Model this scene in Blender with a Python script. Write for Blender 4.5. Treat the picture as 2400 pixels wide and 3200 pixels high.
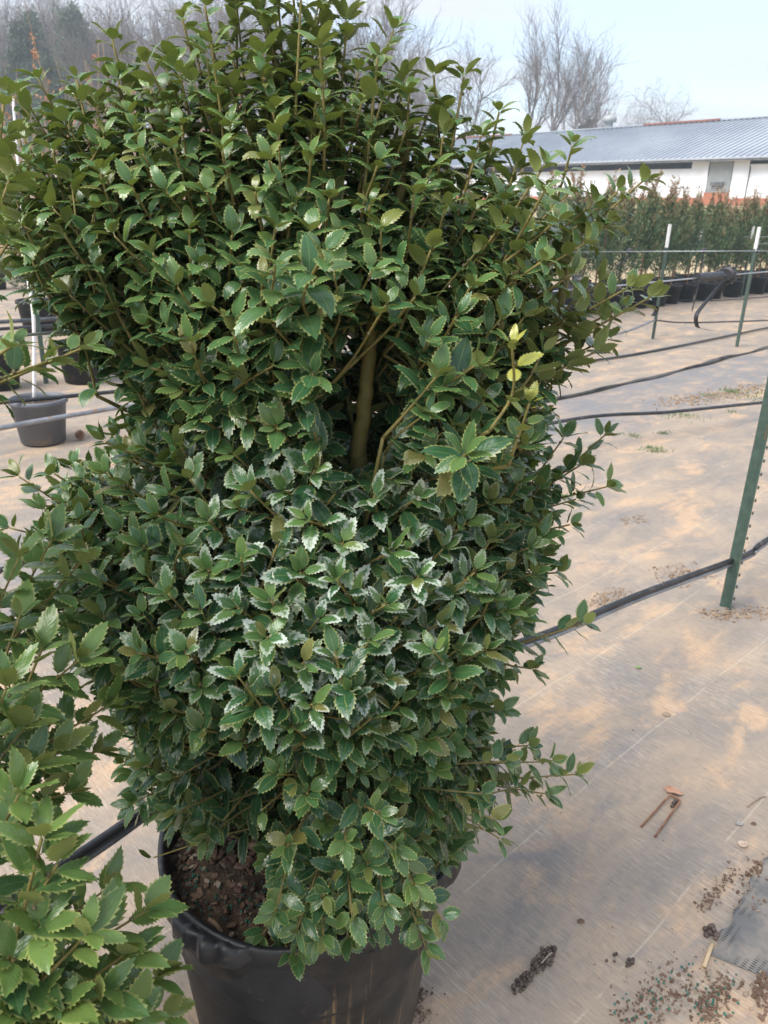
import bpy, math, random
import numpy as np
from mathutils import Matrix, Vector
for o in list(bpy.data.objects): bpy.data.objects.remove(o)
scn = bpy.context.scene
COL = scn.collection
rng = np.random.default_rng(7)
random.seed(7)
R_ = math.radians

# ------------------------------------------------------------------ camera
CAM_H, PITCH, ROLL, FPX = 1.55, R_(21.6), R_(1.55), 2405.0
_F = np.array([0, math.cos(PITCH), -math.sin(PITCH)])
_U0 = np.array([0, math.sin(PITCH), math.cos(PITCH)])
_R0 = np.array([1.0, 0, 0])
_Rt = _R0*math.cos(ROLL) + _U0*math.sin(ROLL)
_Up = -_R0*math.sin(ROLL) + _U0*math.cos(ROLL)
_C = np.array([0, 0, CAM_H])
def ray(px, py): return _F + _Rt*(px-1200)/FPX + _Up*(1600-py)/FPX
def gp(px, py, z=0.0):                     # surveyed point at height z
    d = ray(px, py); return _C + d*((z-CAM_H)/d[2])
def at(px, py, Y):                         # surveyed point at distance Y ahead
    d = ray(px, py); return _C + d*(Y/d[1])
def project(P):
    v = np.asarray(P) - _C; w = v@_F
    return 1200+FPX*(v@_Rt)/w, 1600-FPX*(v@_Up)/w, w
cd = bpy.data.cameras.new('camera'); cam = bpy.data.objects.new('camera', cd); COL.objects.link(cam)
cd.sensor_fit = 'VERTICAL'; cd.sensor_height = 24.0; cd.sensor_width = 18.0
cd.lens = 24.0*FPX/3200; cd.clip_start = 0.02; cd.clip_end = 2000
M = Matrix.Identity(4)
for i in range(3):
    M[i][0], M[i][1], M[i][2], M[i][3] = _Rt[i], _Up[i], -_F[i], _C[i]
cam.matrix_world = M
cd.dof.use_dof = True; cd.dof.focus_distance = 1.02; cd.dof.aperture_fstop = 9.0
scn.camera = cam

# ------------------------------------------------------------------ world, sun, exposure
SUN_EL, SUN_AZ = R_(52), R_(-125)            # azimuth clockwise from straight ahead
w = bpy.data.worlds.new('World'); scn.world = w; w.use_nodes = True
nt = w.node_tree; N = nt.nodes; L = nt.links; N.clear()
out = N.new('ShaderNodeOutputWorld'); bg = N.new('ShaderNodeBackground'); bg.inputs[1].default_value = 0.085
sky = N.new('ShaderNodeTexSky'); sky.sky_type = 'NISHITA'; sky.sun_disc = False
sky.sun_elevation = SUN_EL; sky.sun_rotation = SUN_AZ; sky.air_density = 1.0; sky.dust_density = 0.7; sky.ozone_density = 1.5
tc = N.new('ShaderNodeTexCoord'); sep = N.new('ShaderNodeSeparateXYZ'); L.new(tc.outputs['Generated'], sep.inputs[0])
mz = N.new('ShaderNodeMath'); mz.operation = 'MAXIMUM'; mz.inputs[1].default_value = 0.0; L.new(sep.outputs[2], mz.inputs[0])
az = N.new('ShaderNodeMath'); az.operation = 'ADD'; az.inputs[1].default_value = 0.13; L.new(mz.outputs[0], az.inputs[0])
cmb = N.new('ShaderNodeCombineXYZ')
for i, k in ((0, 0.55), (1, 1.25)):
    dv = N.new('ShaderNodeMath'); dv.operation = 'DIVIDE'; L.new(sep.outputs[i], dv.inputs[0]); L.new(az.outputs[0], dv.inputs[1])
    ml = N.new('ShaderNodeMath'); ml.operation = 'MULTIPLY'; ml.inputs[1].default_value = k; L.new(dv.outputs[0], ml.inputs[0])
    L.new(ml.outputs[0], cmb.inputs[i])
nz = N.new('ShaderNodeTexNoise'); nz.inputs['Scale'].default_value = 1.05; nz.inputs['Detail'].default_value = 5; nz.inputs['Roughness'].default_value = 0.5
L.new(cmb.outputs[0], nz.inputs['Vector'])
rmp = N.new('ShaderNodeMapRange'); rmp.interpolation_type = 'SMOOTHSTEP'
for k, v in (('From Min', .40), ('From Max', .62), ('To Min', .48), ('To Max', .97)): rmp.inputs[k].default_value = v
L.new(nz.outputs[0], rmp.inputs['Value'])
mx = N.new('ShaderNodeMix'); mx.data_type = 'RGBA'; L.new(rmp.outputs[0], mx.inputs['Factor'])
L.new(sky.outputs[0], mx.inputs['A']); mx.inputs['B'].default_value = (3.0, 3.1, 3.32, 1)
L.new(mx.outputs['Result'], bg.inputs[0]); L.new(bg.outputs[0], out.inputs[0])
sd = bpy.data.lights.new('sun', 'SUN'); sd.energy = 1.5; sd.angle = R_(40); sd.color = (1, .95, .88)
sun = bpy.data.objects.new('sun', sd); COL.objects.link(sun); sun.location = (0, 0, 30)
sdir = Vector((math.sin(SUN_AZ)*math.cos(SUN_EL), math.cos(SUN_AZ)*math.cos(SUN_EL), math.sin(SUN_EL)))
sun.rotation_euler = sdir.to_track_quat('Z', 'Y').to_euler()
scn.view_settings.view_transform = 'Standard'; scn.view_settings.look = 'None'
scn.view_settings.exposure = 1.95; scn.view_settings.gamma = 1.0; scn.view_settings.use_curve_mapping = False
scn.cycles.use_denoising = True
scn.cycles.max_bounces = 8; scn.cycles.diffuse_bounces = 3; scn.cycles.glossy_bounces = 3
scn.cycles.transmission_bounces = 3; scn.cycles.transparent_max_bounces = 6; scn.cycles.volume_bounces = 0
scn.cycles.caustics_reflective = False; scn.cycles.caustics_refractive = False

# ------------------------------------------------------------------ helpers
class MB:
    def __init__(s): s.v = []; s.f = []; s.n = 0
    def add(s, verts, faces):
        b = s.n; s.v.extend([tuple(map(float, p)) for p in verts]); s.n += len(verts)
        s.f.extend([tuple(b+i for i in q) for q in faces])
    def box(s, c, size, ax=None):
        ax = ax if ax is not None else np.eye(3); c = np.asarray(c, float); h = np.asarray(size, float)/2
        vs = [c + ax[0]*h[0]*i + ax[1]*h[1]*j + ax[2]*h[2]*k for k in (-1, 1) for j in (-1, 1) for i in (-1, 1)]
        s.add(vs, [(0, 2, 3, 1), (4, 5, 7, 6), (0, 1, 5, 4), (2, 6, 7, 3), (0, 4, 6, 2), (1, 3, 7, 5)])
    def tube(s, pts, rad, sides=6, cap=True):
        pts = np.asarray(pts, float); n = len(pts)
        rad = np.full(n, rad) if np.isscalar(rad) else np.asarray(rad, float)
        tg = np.gradient(pts, axis=0); tg /= np.linalg.norm(tg, axis=1)[:, None]+1e-12
        ref = np.array([0, 0, 1.0]) if abs(tg[0][2]) < .9 else np.array([1.0, 0, 0])
        a = np.cross(tg[0], ref); a /= np.linalg.norm(a)
        vs = []
        for i in range(n):
            a = a - tg[i]*(a@tg[i]); a /= np.linalg.norm(a)+1e-12; b = np.cross(tg[i], a)
            for k in range(sides):
                t = 2*math.pi*k/sides; vs.append(pts[i]+rad[i]*(a*math.cos(t)+b*math.sin(t)))
        fs = [(i*sides+k, i*sides+(k+1) % sides, (i+1)*sides+(k+1) % sides, (i+1)*sides+k) for i in range(n-1) for k in range(sides)]
        if cap: fs += [tuple(range(sides))[::-1], tuple((n-1)*sides+k for k in range(sides))]
        s.add(vs, fs)
    def lathe(s, prof, c=(0, 0, 0), seg=48, close=False):
        vs = []
        for r, z in prof:
            for k in range(seg):
                t = 2*math.pi*k/seg; vs.append((c[0]+r*math.cos(t), c[1]+r*math.sin(t), c[2]+z))
        m = len(prof)
        fs = [(i*seg+k, i*seg+(k+1) % seg, (i+1)*seg+(k+1) % seg, (i+1)*seg+k) for i in range(m-1) for k in range(seg)]
        if close: fs.append(tuple((m-1)*seg+k for k in range(seg)))
        s.add(vs, fs)
    def build(s, name, mat, parent=None, smooth=False, loc=None):
        me = bpy.data.meshes.new(name); v = np.array(s.v, float)
        if loc is not None: v = v - np.asarray(loc, float)
        me.from_pydata(v.tolist(), [], s.f); me.update()
        if smooth: me.polygons.foreach_set('use_smooth', [True]*len(me.polygons))
        if mat: me.materials.append(mat)
        o = bpy.data.objects.new(name, me); COL.objects.link(o); o.parent = parent
        if loc is not None and parent is None: o.location = tuple(map(float, loc))
        return o
def tag(o, label=None, cat=None, group=None, kind=None):
    if label: o['label'] = label
    if cat: o['category'] = cat
    if group: o['group'] = group
    if kind: o['kind'] = kind
    return o
def empty(name, loc, rz=0.0, sc=1.0):
    e = bpy.data.objects.new(name, None); COL.objects.link(e); e.location = tuple(map(float, loc)); e.rotation_euler[2] = rz
    e.scale = (sc,)*3; e.empty_display_size = .1; return e
def link_copy(o, parent):
    c = o.copy(); COL.objects.link(c); c.parent = parent; return c
def spline(pts, n=8):
    P = [np.asarray(p, float) for p in pts]; P = [2*P[0]-P[1]]+P+[2*P[-1]-P[-2]]; o = []
    for i in range(1, len(P)-2):
        for k in range(n):
            t = k/n; a, b, c, d = P[i-1:i+3]
            o.append(.5*(2*b+(c-a)*t+(2*a-5*b+4*c-d)*t*t+(3*b-a-3*c+d)*t**3))
    o.append(P[-2]); return np.array(o)

# ------------------------------------------------------------------ materials
class NT:
    def __init__(s, name):
        s.m = bpy.data.materials.new(name); s.m.use_nodes = True; s.t = s.m.node_tree; s.N = s.t.nodes; s.L = s.t.links
        s.N.clear(); s.out = s.N.new('ShaderNodeOutputMaterial'); s.b = s.N.new('ShaderNodeBsdfPrincipled'); s.L.new(s.b.outputs[0], s.out.inputs[0])
    def put(s, sock, v):
        if v is None: return
        if hasattr(v, 'is_output'): s.L.new(v, sock)
        elif isinstance(v, (tuple, list)) and sock.type == 'RGBA' and len(v) == 3: sock.default_value = (*v, 1)
        else: sock.default_value = v
    def math(s, op, a, b=None, c=None, clamp=False):
        n = s.N.new('ShaderNodeMath'); n.operation = op; n.use_clamp = clamp
        for i, v in enumerate((a, b, c)):
            if v is not None: s.put(n.inputs[i], v)
        return n.outputs[0]
    def ss(s, v, a, b, lo=0.0, hi=1.0):
        n = s.N.new('ShaderNodeMapRange'); n.interpolation_type = 'SMOOTHSTEP'
        s.put(n.inputs['Value'], v)
        for k, x in (('From Min', a), ('From Max', b), ('To Min', lo), ('To Max', hi)): n.inputs[k].default_value = x
        return n.outputs[0]
    def mix(s, f, a, b, mode='MIX'):
        n = s.N.new('ShaderNodeMix'); n.data_type = 'RGBA'; n.blend_type = mode; n.clamp_factor = True
        s.put(n.inputs['Factor'], f); s.put(n.inputs['A'], a); s.put(n.inputs['B'], b); return n.outputs['Result']
    def noise(s, vec, scale, detail=3, rough=.5, dist=0.0):
        n = s.N.new('ShaderNodeTexNoise'); s.put(n.inputs['Vector'], vec); n.inputs['Scale'].default_value = scale
        n.inputs['Detail'].default_value = detail; n.inputs['Roughness'].default_value = rough; n.inputs['Distortion'].default_value = dist
        return n.outputs[0]
    def mapping(s, vec, rot=(0, 0, 0), scale=(1, 1, 1), loc=(0, 0, 0)):
        n = s.N.new('ShaderNodeMapping'); s.put(n.inputs['Vector'], vec); n.inputs['Rotation'].default_value = rot
        n.inputs['Scale'].default_value = scale; n.inputs['Location'].default_value = loc; return n.outputs[0]
    def coord(s, k='Object'):
        n = s.N.new('ShaderNodeTexCoord'); return n.outputs[k]
    def pos(s): return s.N.new('ShaderNodeNewGeometry').outputs['Position']
    def attr(s, name, t='GEOMETRY', o='Color'):
        n = s.N.new('ShaderNodeAttribute'); n.attribute_name = name; n.attribute_type = t; return n.outputs[o]
    def sepx(s, v):
        n = s.N.new('ShaderNodeSeparateXYZ'); s.put(n.inputs[0], v); return n.outputs
    def ramp(s, f, stops):
        n = s.N.new('ShaderNodeValToRGB'); s.put(n.inputs[0], f); e = n.color_ramp.elements
        while len(e) < len(stops): e.new(.5)
        for q, (p, c) in zip(e, stops): q.position = p; q.color = (*c, 1)
        return n.outputs[0]
    def bump(s, h, strength=.3, dist=.01):
        n = s.N.new('ShaderNodeBump'); n.inputs['Strength'].default_value = strength; n.inputs['Distance'].default_value = dist
        s.put(n.inputs['Height'], h); s.L.new(n.outputs[0], s.b.inputs['Normal'])
    def fin(s, col=None, rough=None, metal=None, spec=None):
        s.put(s.b.inputs['Base Color'], col); s.put(s.b.inputs['Roughness'], rough); s.put(s.b.inputs['Metallic'], metal)
        s.put(s.b.inputs['Specular IOR Level'], spec); return s.m
def mottled(name, a, b, scale=8, rough=.7, metal=0.0, bump=0.0, detail=5, third=None, spec=.4):
    t = NT(name); p = t.coord('Object'); n = t.noise(p, scale, detail, .6)
    c = t.mix(t.ss(n, .35, .65), a, b)
    if third: c = t.mix(t.ss(t.noise(p, scale*2.7, 4, .65), .58, .68), c, third)
    if bump: t.bump(t.noise(p, scale*6, 4, .6), bump, .01)
    return t.fin(c, rough, metal, spec)

ROW = R_(46.3); U_DIR = np.array([math.sin(ROW), math.cos(ROW), 0]); V_DIR = np.array([math.cos(ROW), -math.sin(ROW), 0])
STRIPE_OFF = -0.019
def cloth_material(name):
    t = NT(name); P = t.pos()
    uv = t.mapping(P, rot=(0, 0, ROW - math.pi/2))           # x runs along the rows, y across them
    # rotate world so that row direction becomes +X
    x, y, z = t.sepx(uv)
    big = t.noise(t.mapping(uv, scale=(.55, 1.0, 1)), 3.2, 8, .68, .4)
    med = t.noise(t.mapping(uv, scale=(.7, 1.3, 1), loc=(7, 3, 0)), 3.4, 8, .68, .3)
    blu = t.noise(t.mapping(uv, scale=(.5, 1.2, 1), loc=(31, 13, 0)), 3.4, 8, .68, .6)
    rib = t.noise(t.mapping(uv, scale=(200, 16, 1)), 1.0, 3, .65)
    rib2 = t.noise(t.mapping(uv, scale=(380, 26, 1), loc=(3, 3, 0)), 1.0, 2, .5)
    rib3 = t.noise(t.mapping(uv, scale=(110, 13, 1), loc=(1, 8, 0)), 1.0, 5, .72)
    fine = t.noise(uv, 70, 4, .7)
    c = t.mix(t.ss(big, .38, .62), (.255, .222, .19), (.375, .295, .222))
    c = t.mix(t.ss(med, .50, .64, 0, .7), c, (.56, .375, .23))
    c = t.mix(t.ss(blu, .52, .66, 0, .5), c, (.17, .172, .182))
    c = t.mix(t.ss(t.noise(uv, 5.5, 6, .7), .58, .74, 0, .55), c, (.20, .185, .175))
    lite = t.math('MULTIPLY', t.ss(rib, .50, .68), t.ss(t.noise(t.mapping(uv, loc=(9, 1, 0)), 2.6, 3, .6), .42, .66))
    c = t.mix(t.math('MULTIPLY', lite, .55), c, (.58, .51, .43))
    c = t.mix(t.ss(rib2, .44, .70, 0, .45), c, (.17, .15, .135))
    c = t.mix(t.math('MULTIPLY', t.ss(rib3, .54, .60), t.ss(blu, .35, .6, .06, .26)), c, (.19, .17, .155))
    c = t.mix(t.math('MULTIPLY', t.ss(rib3, .46, .40), t.ss(big, .42, .58, .22, .06)), c, (.52, .43, .345))
    c = t.mix(t.ss(fine, .60, .78, 0, .4), c, (.16, .135, .115))
    band = t.math('MULTIPLY', t.ss(t.math('ADD', y, t.math('MULTIPLY', blu, .8)), 3.1, 3.55), t.ss(y, 3.74, 3.84, 1, 0))
    c = t.mix(t.math('MULTIPLY', band, t.ss(med, .30, .62, .85, .35)), c, (.165, .175, .195))
    # stitched marker stripes
    wob = t.math('MULTIPLY_ADD', t.noise(t.mapping(uv, scale=(.8, .01, 1)), 1.6, 2), .05, -.025)
    zig = t.math('MULTIPLY', t.math('SINE', t.math('MULTIPLY', x, 620.0)), .0009)
    yy = t.math('ADD', t.math('ADD', y, wob), zig)
    fr = t.math('ABSOLUTE', t.math('SUBTRACT', t.math('FRACT', t.math('DIVIDE', t.math('ADD', yy, 36.5+STRIPE_OFF), .368)), .5))
    st = t.ss(fr, .0040, .0085, 1, 0)
    brk = t.ss(t.noise(t.mapping(uv, scale=(4, .3, 1)), 2.2, 3), .38, .5)
    c = t.mix(t.math('MULTIPLY', t.math('MULTIPLY', st, brk), .20), c, (.72, .65, .48))
    weave = t.math('ADD', t.math('SINE', t.math('MULTIPLY', x, 1500.0)), t.math('SINE', t.math('MULTIPLY', y, 1500.0)))
    h = t.math('ADD', t.math('MULTIPLY', rib, 1.2), t.math('ADD', t.math('MULTIPLY', fine, .6), t.math('MULTIPLY', weave, .06)))
    t.bump(h, .35, .004)
    return t.fin(c, .82, 0, .25)
M_earth = mottled('dry_earth', (.22, .16, .10), (.33, .26, .17), .6, .95, bump=.4)
M_bank = mottled('dry_grass_bank', (.34, .26, .15), (.46, .36, .22), .9, .95, bump=.6, third=(.22, .2, .09))

# ------------------------------------------------------------------ ground
def height(x, y):
    u = x*U_DIR[0]+y*U_DIR[1]; v = x*V_DIR[0]+y*V_DIR[1]
    near = np.exp(-((x*x+y*y)/150.0))
    return near*(.004*np.sin(v*4.1+.7*np.sin(u*.9))+.003*np.sin(v*9.3+u*1.7)+.003*np.sin(u*3.1-v*1.2))
def grid(name, xs, ys, zf, mat, kind='structure'):
    X, Y = np.meshgrid(xs, ys); Z = zf(X, Y); nx, ny = len(xs), len(ys)
    me = bpy.data.meshes.new(name); V = np.stack([X, Y, Z], -1).reshape(-1, 3)
    idx = np.arange(nx*ny).reshape(ny, nx); Fc = np.stack([idx[:-1, :-1], idx[:-1, 1:], idx[1:, 1:], idx[1:, :-1]], -1).reshape(-1, 4)
    me.from_pydata(V.tolist(), [], Fc.tolist()); me.polygons.foreach_set('use_smooth', [True]*len(me.polygons)); me.materials.append(mat)
    o = bpy.data.objects.new(name, me); COL.objects.link(o); o['kind'] = kind; return o
def bank_z(X, Y):
    d = X*.78+Y*.62                        # distance towards the shed
    t = np.clip((d-21.5)/6.0, 0, 1); return 1.95*t*t*(3-2*t)
fx = np.concatenate([np.linspace(-108, -60, 6), np.linspace(-50, 60, 90), np.linspace(70, 108, 5)])
fy = np.concatenate([np.linspace(-30, -10, 5), np.linspace(-5, 90, 90), np.linspace(96, 138, 5)])
grid('ground', fx, fy, lambda X, Y: -.03+bank_z(X, Y)*(np.hypot(X, Y) > 8), M_bank)
M_cloth = cloth_material('ground_cloth')
def cloth_z(X, Y): return height(X, Y)+.004
gx = np.concatenate([np.linspace(-16, -3, 40), np.linspace(-2.9, 5, 160), np.linspace(5.1, 18, 50)])
gy = np.concatenate([np.linspace(-3, .2, 10), np.linspace(.3, 8, 200), np.linspace(8.1, 19, 60)])
grid('ground_cloth', gx, gy, lambda X, Y: np.where(X*.78+Y*.62 > 21, -.2, cloth_z(X, Y)), M_cloth)

# raised lip where two widths of cloth overlap
mb = MB(); us = np.linspace(4.2, 14, 90); prof = [(-.06, -.004), (-.03, .012), (-.008, .03), (.006, .034), (.014, .022), (.012, .004)]
vs = []
for u in us:
    k = .75+.35*math.sin(u*2.3)+.2*math.sin(u*7.1); o = .03*math.sin(u*1.1)+.012*math.sin(u*5.3)
    for dv, z in prof:
        p = U_DIR*u+V_DIR*(-3.80+o+dv*1.6*(.8+.3*math.sin(u*3.7))); vs.append((p[0], p[1], .004+max(z*k, -.004)))
m = len(prof); mb.add(vs, [(i*m+j, i*m+j+1, (i+1)*m+j+1, (i+1)*m+j) for i in range(len(us)-1) for j in range(m-1)])
o = mb.build('ground_cloth_seam', mottled('dark_cloth', (.03, .032, .036), (.09, .085, .08), 6, .8, bump=.3), smooth=True); o['kind'] = 'structure'

# ------------------------------------------------------------------ shed on the bank
def shed():
    dl = np.array([-.621, .784, 0]); nn = np.array([.784, .621, 0]); O = at(2400, 630, 34); O[2] = 0
    AX = [dl, nn, np.array([0, 0, 1.0])]
    P = lambda s, d, z: O+dl*s+nn*d+np.array([0, 0, z])
    root = empty('shed', P(0, 0, 1.9)); base = np.array(root.location)
    tag(root, 'long white curtain-sided shed with ribbed metal roof and brick footing behind the evergreens', 'shed')
    S0, S1, HS = -14.0, 46.0, 6.0; EZ, RZ = 3.86, 5.93
    m_white = mottled('white_tarp', (.72, .75, .80), (.80, .82, .86), .6, .55, bump=.25)
    m_dark = mottled('dark_netting', (.02, .024, .03), (.05, .055, .065), 1.5, .7)
    t = NT('metal_roof'); p = t.coord('Object'); n = t.noise(t.mapping(p, scale=(1, 1, .4)), .35, 4, .6)
    c = t.mix(t.ss(n, .35, .7), (.40, .44, .50), (.50, .54, .59)); c = t.mix(t.ss(t.noise(p, 2.2, 5, .7), .62, .75, 0, .5), c, (.24, .23, .23)); m_roof = t.fin(c, .5, .35, .5)
    m_rust = mottled('rusty_ridge', (.30, .12, .08), (.22, .10, .08), 2, .8)
    t = NT('brick'); bk = t.N.new('ShaderNodeTexBrick'); t.put(bk.inputs['Vector'], t.mapping(t.coord('Object'), rot=(R_(90), 0, R_(-51.6)))); bk.inputs['Scale'].default_value = 4.0
    bk.inputs['Color1'].default_value = (.42, .13, .06, 1); bk.inputs['Color2'].default_value = (.34, .10, .05, 1); bk.inputs['Mortar'].default_value = (.35, .22, .16, 1); m_brick = t.fin(bk.outputs[0], .85)
    m_sid = mottled('grey_siding', (.30, .33, .33), (.38, .40, .40), 3, .6)
    def bx(name, s0, s1, d, th, z0, z1, m, par=root):
        mb = MB(); mb.box(P((s0+s1)/2, d, (z0+z1)/2), (abs(s1-s0), th, z1-z0), AX); return mb.build(name, m, par, loc=base)
    bx('wall', S0, S1, .35, .3, 1.2, EZ, m_dark); 
    bx('brick_footing', S0, S1, .09, .22, 1.2, 2.28, m_brick)
    # tarps, made slightly rippled
    def tarp(s0, s1, z0, z1, d=.10):
        mb = MB(); ns, nz = max(6, int(abs(s1-s0)*5)), 6; vs = []
        for j in range(nz+1):
            for i in range(ns+1):
                s = s0+(s1-s0)*i/ns; z = z0+(z1-z0)*j/nz
                vs.append(P(s, d-.06+.025*math.sin(s*5.1+z)+.02*math.sin(s*11+z*3)+.015*math.sin(z*6+s), z))
        mb.add(vs, [(j*(ns+1)+i, j*(ns+1)+i+1, (j+1)*(ns+1)+i+1, (j+1)*(ns+1)+i) for j in range(nz) for i in range(ns)])
        return mb.build('tarp', m_white, root, smooth=True, loc=base)
    tarp(3.72, S1, 2.25, 3.40); tarp(2.86, 3.70, 2.24, 3.80, .06); tarp(1.06, 1.74, 2.22, 3.80, .06); tarp(S0, 1.03, 2.24, 3.52)
    bx('rail', 3.72, S1, .02, .05, 3.40, 3.45, m_white); bx('rail', S0, 1.03, .02, .05, 3.52, 3.57, m_white)
    bx('side_panel', 1.76, 2.84, .06, .1, 2.45, 3.83, m_sid)
    slat = None
    for k in range(17):
        z = 2.50+k*.078
        bx('slat', 1.78, 2.82, -.005, .035, z, z+.05, m_sid)
    bx('brick_pier', 1.76, 2.84, -.04, .2, 1.9, 2.48, m_brick)
    bx('vent_box', 2.05, 2.6, -.09, .16, 2.76, 2.90, mottled('dull_steel', (.10, .11, .12), (.2, .2, .2), 5, .5, .5))
    bx('fascia', S0, S1, -.42, .06, EZ-.17, EZ-.02, mottled('weathered_board', (.16, .17, .18), (.25, .25, .26), 2, .8))
    # roof slabs
    mb = MB(); a, b, c_, d_ = P(S0-.3, -.5, EZ-.03), P(S1+.3, -.5, EZ-.03), P(S1+.3, HS, RZ), P(S0-.3, HS, RZ)
    dn = np.array([0, 0, -.06]); e, f = P(S1+.3, 2*HS+.5, EZ-.03), P(S0-.3, 2*HS+.5, EZ-.03)
    mb.add([a, b, c_, d_, a+dn, b+dn, c_+dn, d_+dn, e, f, e+dn, f+dn], [(0, 1, 2, 3), (4, 7, 6, 5), (0, 4, 5, 1), (3, 2, 8, 9), (7, 11, 10, 6), (8, 10, 11, 9), (0, 3, 7, 4), (3, 9, 11, 7), (1, 5, 6, 2), (2, 6, 10, 8)])
    roof = mb.build('roof', m_roof, root, loc=base)
    mb = MB(); s = S0
    while s < S1:
        q0, q1 = P(s, -.5, EZ+.0), P(s, HS-.02, RZ+.03); ax = (q1-q0)/np.linalg.norm(q1-q0); nrm = np.cross(dl, ax)
        mb.box((q0+q1)/2, (.05, np.linalg.norm(q1-q0), .05), [dl, ax, nrm]); s += .30
    o = mb.build('roof_ribs', m_roof, roof, loc=base); o['kind'] = 'stuff'
    bx('ridge_cap', S0-.3, 6.2, HS, .35, RZ+.02, RZ+.07, m_roof, roof); bx('ridge_cap', 6.24, 10.6, HS, .40, RZ+.02, RZ+.10, m_rust, roof)
    bx('ridge_cap', 10.64, 20.2, HS, .35, RZ+.02, RZ+.07, m_roof, roof); bx('ridge_cap', 20.24, 25.5, HS, .40, RZ+.02, RZ+.10, m_rust, roof); bx('ridge_cap', 25.54, S1, HS, .35, RZ+.02, RZ+.07, m_roof, roof)
    mb = MB(); q = P(13.0, HS, RZ); mb.lathe([(.22, 0), (.22, .3), (.38, .34), (.40, .5), (.30, .62), (.05, .68), (0, .68)], q, 16)
    mb.build('roof_vent', m_sid, root, smooth=True, loc=base)
shed()

# ------------------------------------------------------------------ bare trees, pines, weeds
def bare_tree_mesh(seed, H, spread, levels=5, upright=.6, clear=.25, lean=0.0):
    r = np.random.default_rng(seed); trunk, crown = MB(), MB()
    def grow(p, d, ln, rad, lev):
        n = 4 if lev == 0 else 3; pts = [p]; q = p.copy(); dd = d.copy()
        for i in range(n):
            dd = dd + r.normal(0, .07+.05*lev, 3) + np.array([0, 0, .05*upright]); dd /= np.linalg.norm(dd); q = q+dd*ln/n; pts.append(q)
        pts = np.array(pts); rr = np.linspace(rad, rad*(.45 if lev < levels else .3), len(pts))
        (trunk if lev == 0 else crown).tube(pts, rr, 6 if lev == 0 else 3, cap=False)
        if lev >= levels: return
        nb = (r.integers(9, 13) if lev == 0 else r.integers(5, 8)) if lev < 3 else r.integers(2, 5)
        for k in range(nb):
            t = (clear+(1-clear)*(k+r.random())/nb) if lev == 0 else .2+.8*(k+r.random())/nb
            i = min(int(t*n), n-1); f = t*n-i; b = pts[i]*(1-f)+pts[i+1]*f
            tgt = pts[i+1]-pts[i]; tgt /= np.linalg.norm(tgt)
            rv = r.normal(0, 1, 3); rv -= tgt*(rv@tgt); rv /= np.linalg.norm(rv)
            ang = spread*(.75+.5*r.random()); nd = tgt*math.cos(ang)+rv*math.sin(ang); nd[2] += .25*upright; nd /= np.linalg.norm(nd)
            grow(b, nd, ln*(.52 if lev == 0 else .58)*(.75+.5*r.random())*(1.15-.55*t if lev == 0 else 1), max(rad*(.46 if lev == 0 else .52)*(1.1-.4*t), .010), lev+1)
    grow(np.zeros(3), np.array([lean, 0, 1.0]), H*.82, H*.014, 0)
    return trunk, crown
M_bark = mottled('winter_bark', (.15, .125, .105), (.23, .20, .18), 3, .9)
M_twig = mottled('winter_twigs', (.115, .085, .07), (.17, .13, .105), .3, .9)
M_bark_p = mottled('pale_bark', (.30, .28, .26), (.40, .38, .36), 2, .9)
TREES = []
for sd_, H, sp, lv, up, cl in ((1, 14, .55, 4, .8, .30), (2, 13, .65, 4, .5, .22), (3, 15, .45, 4, 1.1, .40), (4, 11, .75, 4, .3, .2), (5, 12, .5, 4, .9, .3)):
    tk, cr = bare_tree_mesh(sd_, H, sp, lv, up, cl)
    mt = bpy.data.meshes.new('trunk'); mt.from_pydata(tk.v, [], tk.f); mt.materials.append(M_bark)
    mc = bpy.data.meshes.new('crown'); mc.from_pydata(cr.v, [], cr.f); mc.materials.append(M_twig)
    TREES.append((mt, mc, H))
def plant_tree(name, pair, loc, sc, rz, label, group=None):
    e = empty(name, loc, rz, sc); tag(e, label, 'tree', group)
    for nm, me in (('trunk', pair[0]), ('crown', pair[1])):
        o = bpy.data.objects.new(nm, me); COL.objects.link(o); o.parent = e
    return e
def gz(x, y): return float(bank_z(np.array(x), np.array(y)))
# single trees beyond the shed roof
def top_tree(px, ytop, Y, k, label, rz=0.0, name='bare_tree'):
    P = at(px, ytop, Y); z0 = gz(P[0], P[1])-.1; plant_tree(name, TREES[k], (P[0], P[1], z0), (P[2]-z0)/(TREES[k][2]*1.02), rz, label)
top_tree(1625, 150, 78, 2, 'tall bare tree with slim upright limbs beyond the shed, next to the holly', 1.0)
top_tree(1735, 128, 80, 2, 'tallest bare tree rising above the shed roof with a straight pale trunk', 2.2)
top_tree(1800, 150, 79, 0, 'wide bare tree with forking limbs above the shed roof', 4.1)
top_tree(1900, 250, 84, 3, 'bare tree with long arching side limbs above the roof ridge', 5.2)
top_tree(2085, 312, 105, 3, 'small round bare tree standing alone over the shed roof', .4)
top_tree(1470, 185, 82, 1, 'broad bare tree just behind the holly, its crown clear of the shed', 3.3)
top_tree(1160, 0, 62, 2, 'bare tree showing between the top shoots of the holly', 0.3)
r = np.random.default_rng(31)
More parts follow.
